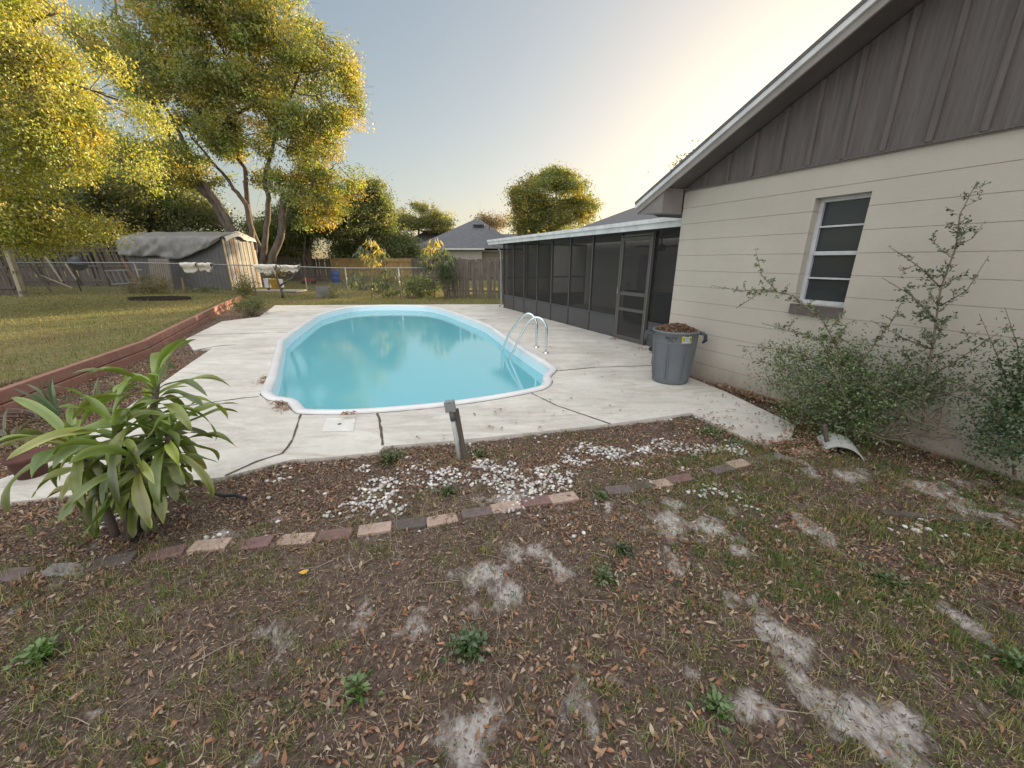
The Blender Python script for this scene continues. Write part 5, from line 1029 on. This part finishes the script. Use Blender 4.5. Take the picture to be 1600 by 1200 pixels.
simple_tree('round airy tree beyond the neighbouring house',655,48,352,[B(640,345,48,28,14,2),B(672,340,48,28,16,2),B(660,330,48,30,10,2),B(690,352,48,14,14,1.5)],330,60,.19,(.17,.2,.06),(.26,.26,.08),clr=.55,gap=.47,r0=.3)
simple_tree('dark thin tree left of the neighbouring roof',604,44,352,[B(604,362,44,20,18,1.8),B(625,372,44,16,12,1.5)],80,90,.2,(.05,.06,.03),(.1,.08,.04),clr=.7,gap=.42,r0=.2)
simple_tree('bare brownish tree behind the grey hip roof',768,50,340,[B(768,345,50,22,12,2)],70,40,.2,(.14,.11,.07),(.18,.13,.08),clr=.8,gap=.4,r0=.2)
simple_tree('wide yellow green oak behind the porch roof',862,36,330,[B(840,305,36,38,28,2.6),B(880,300,36,38,28,2.6),B(865,285,36,35,16,2.2),B(905,320,36,24,20,2),B(825,325,36,28,22,2),B(870,335,36,55,24,2.5),B(860,355,36,60,20,2.5)],1100,60,.16,(.17,.21,.05),(.34,.30,.05),fa=.4,clr=.5,gap=.455,r0=.3)
simple_tree('leafy treetop just showing above the gable roof edge',1150,17,270,[B(1125,282,17,60,40,1.6),B(1090,275,17,26,20,1),B(1185,262,17,50,38,1.4)],150,120,.1,(.08,.10,.03),(.12,.13,.04),clr=.5,gap=.4,r0=.2)
# low dark hedge masses at the far fence
for i,(u,y,ru,lab) in enumerate(((555,36,30,'low dark hedge above the yellow rear fence'),(630,37,22,'low dark hedge beside the neighbouring roof'),(430,37,50,'dark undergrowth behind the grey rear fence'),(330,36,60,'dark undergrowth behind the shed and big trunks'),(230,36,60,'dark undergrowth far behind the shed'),(120,34,70,'dark undergrowth behind the far left fence'),(20,30,70,'dark undergrowth beyond the left fence corner'))):
    simple_tree(lab,u,y,400,[B(u,395,y,ru,16,2),B(u+ru*.5,385,y,ru*.6,14,1.5),B(u-ru*.6,388,y,ru*.5,15,1.5)],int(ru*2.6),130,.18,dk,dk2,name='hedge',clr=.8,gap=.3,r0=.1,cat='hedge',group='hedges behind the fences',limbs=6)
for i,(x_,y_) in enumerate(((3.6,22.6),(6.5,25.5))):  # added trees, kept low behind the porch roof, to shade deck and lawn
    c_=np.array([x_,y_,2.0]); tree('sun_block_hedge',['dense low hedge tree added behind the porch end to block sun','second dense hedge tree added farther behind the porch to block sun'][i],[([[x_,y_,-.05],[x_,y_,1.2],[x_+.1,y_,2.4]],.12,.05)],[(c_,(2.0,2.4,1.0)),(c_+[0,0,-.9],(2.,2.4,.9))],170,150,.16,dk,dk2,clr=.6,gap=.2,limbs=8,group='hedge trees added behind the porch to block sun')
# young trees with drooping leaves along the chain link
def sapling(label,trunk,cl_,col,alt,y,n_=34,L=.24,r=.025):
    root=gt(*trunk[0],y); e=empty('young_tree',tuple(root),0,label,'young tree',"young trees along the chain link fence"); q=MB(); pts=[root*0]+[A(u,v,y)-root for u,v in trunk[1:]]; q.tube(pts,[r*(1-.6*i/(len(pts)-1)) for i in range(len(pts))],7)
    LP=[];LD=[];C=[]
    for u,v,rr,lit in cl_:
        c_=A(u,v,y+rng.normal(0,.25))-root; i=int(np.argmin([np.linalg.norm(p-c_) for p in pts])); q.tube([pts[i],(pts[i]+c_)/2+[0,0,.08],c_],[r*.4,r*.3,r*.15],5,False)
        k=n_; d=rng.normal(0,1,(k,3)); d/=np.linalg.norm(d,axis=1)[:,None]; LP.append(c_+d*rr*rng.random((k,1))*[1,1,.8]); dd_=d.copy(); dd_[:,2]=-rng.uniform(.6,2,k); LD.append(dd_); C.append(colvar(k,alt if lit else col,.2))
    q.build('trunk',M['twig'],e,smooth=True,fix=False); LP=np.concatenate(LP); k=len(LP); kite('crown',LP,np.concatenate(LD),rng.uniform(.7,1.3,k)*L,rng.uniform(.25,.35,k)*L,np.concatenate(C),M['leaf'],e)
gn=(.09,.13,.06); yl_=(.36,.32,.06)
sapling('young drooping tree with yellow top in the middle of the chain link',[(581,466),(580,430),(580,400),(578,372)],[(578,378,.25,1),(568,388,.25,0),(590,390,.28,1),(575,400,.3,1),(598,398,.25,0),(585,408,.2,1),(560,395,.2,0),(603,422,.25,0),(548,438,.25,0),(570,447,.25,0),(556,425,.2,0),(607,447,.25,0),(615,455,.2,0),(597,443,.2,0),(583,443,.15,0)],gn,yl_,17.9)
sapling('second young drooping tree beside the picket fence',[(678,464),(679,430),(680,400),(679,370)],[(680,378,.28,1),(672,388,.3,1),(690,390,.3,0),(664,397,.28,0),(698,398,.28,0),(684,402,.25,0),(660,410,.2,0),(700,408,.25,0),(672,415,.2,0)],gn,yl_,17.6,n_=42)
sapling('scrawny young tree between the two drooping ones',[(630,465),(628,440),(626,415)],[(626,418,.2,0),(618,428,.2,0),(636,430,.2,0),(622,440,.15,0)],(.07,.1,.05),(.12,.14,.05),18.2,n_=24,L=.15)
ht=gt(442,466,17.3); e=empty('fruit_tree',tuple(ht),0,'small pruned bare fruit tree in front of the white cloths','fruit tree'); q=MB()
pA=lambda u,v:A(u,v,17.3)-ht
for pts,r in (([(442,466),(441,458),(437,447),(433,436),(424,424)],.06),([(437,447),(447,440),(457,434),(462,424)],.045),([(433,436),(432,425),(428,418)],.03)): q.tube([pA(*p) for p in pts],[r*(1-.13*i) for i in range(len(pts))],8)
q.build('trunk',M['bark'],e,smooth=True,fix=False); c3=np.array([pA(u,v) for u,v in((424,424),(430,428),(437,426),(444,430),(440,420),(418,430))]); k=130; P=c3[rng.integers(0,6,k)]+rng.normal(0,.12,(k,3)); kite('crown',P,rng.normal(0,1,(k,3)),rng.uniform(.06,.12,k),rng.uniform(.03,.06,k),colvar(k,(.25,.22,.05),.3),M['leaf'],e)
# leafy bushes
def bush(label,u,v,y,ru,rv,ry,n_,ls,col,alt,z=None,name='bush',group='bushes at the back of the yard'):
    root=gt(u,v,y); c_,r_=B(u,v-rv,y,ru,rv,ry); e=empty(name,tuple(root),0,label,'bush',group); q=MB(); c_=c_-root; c_[2]=max(c_[2],r_[2]*.8)
    k=max(14,n_//60); d=rng.normal(0,1,(k,3)); d/=np.linalg.norm(d,axis=1)[:,None]; C=c_+d*np.array(r_)*(rng.random((k,1))**.4); C=C[C[:,2]>.03]
    for p in C: q.tube([np.zeros(3),p*.5+rng.normal(0,.04,3),p],[.008,.006,.003],4,False)
    q.build('stems',M['twig'],e,fix=False); i=rng.integers(0,len(C),n_); P=C[i]+rng.normal(0,min(r_)*.28,(n_,3)); P=P[P[:,2]>0]; m_=len(P)
    kite('foliage',P,rng.normal(0,1,(m_,3)),rng.uniform(.7,1.3,m_)*ls,rng.uniform(.4,.6,m_)*ls,colvar(m_,col,.25,alt,.3),M['leaf'],e)
bush('yellowing shrub in the dark edged bed before the shed',240,468,17.2,24,17,.6,1500,.07,(.14,.14,.05),(.22,.17,.05))
bush('brownish shrub left of the yellowing one',215,466,17.6,14,9,.5,500,.06,(.14,.11,.06),(.2,.15,.07))
bush('dark low plants along the shed front',320,463,18.0,40,5,.4,1200,.06,dk2,(.08,.11,.03))
bush('tall weeds with yellow tips at the shed corner',385,470,16.2,16,22,.5,1300,.07,(.12,.15,.05),(.24,.22,.05))
bush('weedy clump at the far end of the red timber',392,493,11.8,20,15,.4,1500,.05,(.09,.12,.045),(.15,.16,.06))
bush('weeds hugging the red timber end',372,487,12.6,12,10,.3,500,.05,(.08,.1,.04),(.14,.14,.06))
bush('leafy bush against the chain link left of the picket fence',660,464,18.0,26,16,.6,2400,.08,gn,(.08,.13,.04))
bush('dark groundcover at the foot of the picket fence',640,465,17.6,45,6,.4,1500,.06,dk,dk2)
bush('vine mass on the corner post of the picket fence',695,452,17.3,14,24,.4,2000,.08,gn,(.09,.13,.05))
bush('thin weeds under the chain link middle',520,466,17.5,16,8,.4,500,.06,(.08,.11,.04),(.13,.14,.06))
bush('sprawling green plants beyond the chain link',590,452,20.5,60,10,1.,2600,.09,(.08,.12,.035),(.14,.18,.06))
# dark bed edging ring
g=G(235,470,.19); b=MB(); 
V=[(1.1*math.cos(a)*r_,.45*math.sin(a)*r_,z) for a in np.linspace(0,2*PI,28,endpoint=False) for r_,z in((1,0),(1,.11),(.93,.11),(.93,0))]
b.add(V,[(4*i+k,4*((i+1)%28)+k,4*((i+1)%28)+k+1,4*i+k+1) for i in range(28) for k in range(3)]); o=b.build('bed_edging',mat('dark_edging',(.04,.03,.028),.8)); o.location=(g[0],g[1]+.4,float(gz(g[0],g[1]))-.01); setp(o,'low dark edging ring around the yellowing shrub','bed edging')
# ---------------------------------------------------------------- neighbouring house
Yn=38.; nh=empty('neighbour_house',tuple(gt(741,430,Yn)),0,'neighbouring house with grey shingle hip roof and pale walls','house'); no=np.array(nh.location)
stw=mat('white_stucco',(.5,.49,.45),.9,col2=(.45,.44,.4),scale=2); ez=A(700,388,Yn)[2]; az_=A(741,343,Yn+4.5); xl=A(640,388,Yn)[0]; xr=A(757,388,Yn)[0]
az=az_[2]; print('nh',ez,az,xl,xr)
q=MB(); x0,x1=xl+.5,xr-.3; q.box(((x0+x1)/2-no[0],4.6+Yn-no[1],ez/2-no[2]),(x1-x0,8,ez-.02)); q.build('wall',stw,nh)
q=MB(); q.box((xr+3.2-no[0],5.6+Yn-no[1],ez/2-no[2]-.1),(7.4,8,ez-.25)); q.build('wall',mat('tan_stucco',(.36,.32,.26),.9),nh)
q=MB(); ap=np.array([az_[0],Yn+4.5,az]); xrr=A(818,388,Yn)[0]; e0=[(xl,Yn,ez),(xrr,Yn,ez-.02),(xrr,Yn+9,ez),(xl,Yn+9,ez)]
def rel2(p): return np.array(p)-no
rx=(az_[0])
q.add([rel2(p) for p in e0]+[rel2((rx,Yn+4.5,az)),rel2((rx+.6,Yn+4.5,az-.02))],[(0,1,5,4),(1,2,5),(2,3,4,5),(3,0,4),(3,2,1,0)])
xe=A(905,382,Yn+1.6)[0]; q.add([rel2(p) for p in((xrr-3,Yn+1.2,ez-.12),(xe+6,Yn+1.2,ez-.12),(xe+6,Yn+10,ez-.12),(xr-3,Yn+10,ez-.12),(rx+2.2,Yn+5.6,az-1.3),(xe+2,Yn+5.6,az-1.3))],[(0,1,5,4),(1,2,5),(2,3,4,5),(3,0,4)]); rf=q.build('roof',mat('blue_grey_shingle',(.115,.125,.145),.95,col2=(.155,.16,.175),scale=3,bump=(20,.5)),nh)
q=MB(); q.box(((xl+xr)/2-no[0],Yn-no[1]-.03,ez-no[2]-.06),(xr-xl,.06,.14)); q.box((xr+4-no[0],Yn+1.17-no[1],ez-no[2]-.2),(9,.05,.12)); q.build('fascia',trimg,nh)
for (u,v) in((765,355),(768,371),(751,380)): p=A(u,v,Yn+2.5); q=MB(); q.tube([p-no-[0,0,.2],p-no+[0,0,.12]],.07,8); q.build('vent_pipe',M['greywood'],rf)
q=MB(); p=A(748,352,Yn+3.2); q.box(tuple(p-no),(1.1,.35,.12)); q.build('ridge_vent',M['black'],rf)
for u in(766,780): p=A(u,400,Yn+1.7); q=MB(); q.box((p[0]-no[0],Yn+1.58-no[1],1.35),(.75,.04,1.0)); w_=q.build('window',mat('pale_frame%d'%u,(.5,.47,.42),.6),nh); q=MB(); q.box((p[0]-no[0],Yn+1.55-no[1],1.35),(.6,.03,.86)); q.build('pane',gp,w_)
h2=empty('far_house',tuple(gt(660,430,46)),0,'low dark roofed house left of the grey hip roof','house'); o2_=np.array(h2.location); a=A(612,390,46);c_=A(700,390,46);t=A(684,360,49); q=MB(); q.add([a-o2_,c_-o2_+[2,0,0],c_-o2_+[2,7,0],a-o2_+[0,7,0],t-o2_-[1.4,0,0],t-o2_+[2.5,0,0]],[(0,1,5,4),(1,2,5),(2,3,4,5),(3,0,4),(0,3,2,1)]); q.build('roof',mat('dark_shingle',(.085,.09,.1),.95,col2=(.11,.115,.125),scale=3),h2)
q=MB(); q.box(((a[0]+c_[0])/2-o2_[0]+1,3.5,(a[2]-o2_[2])/2),(c_[0]-a[0]+.8,6.4,a[2]-o2_[2]-.02)); q.build('wall',mat('tan_wall',(.26,.24,.2),.9),h2)
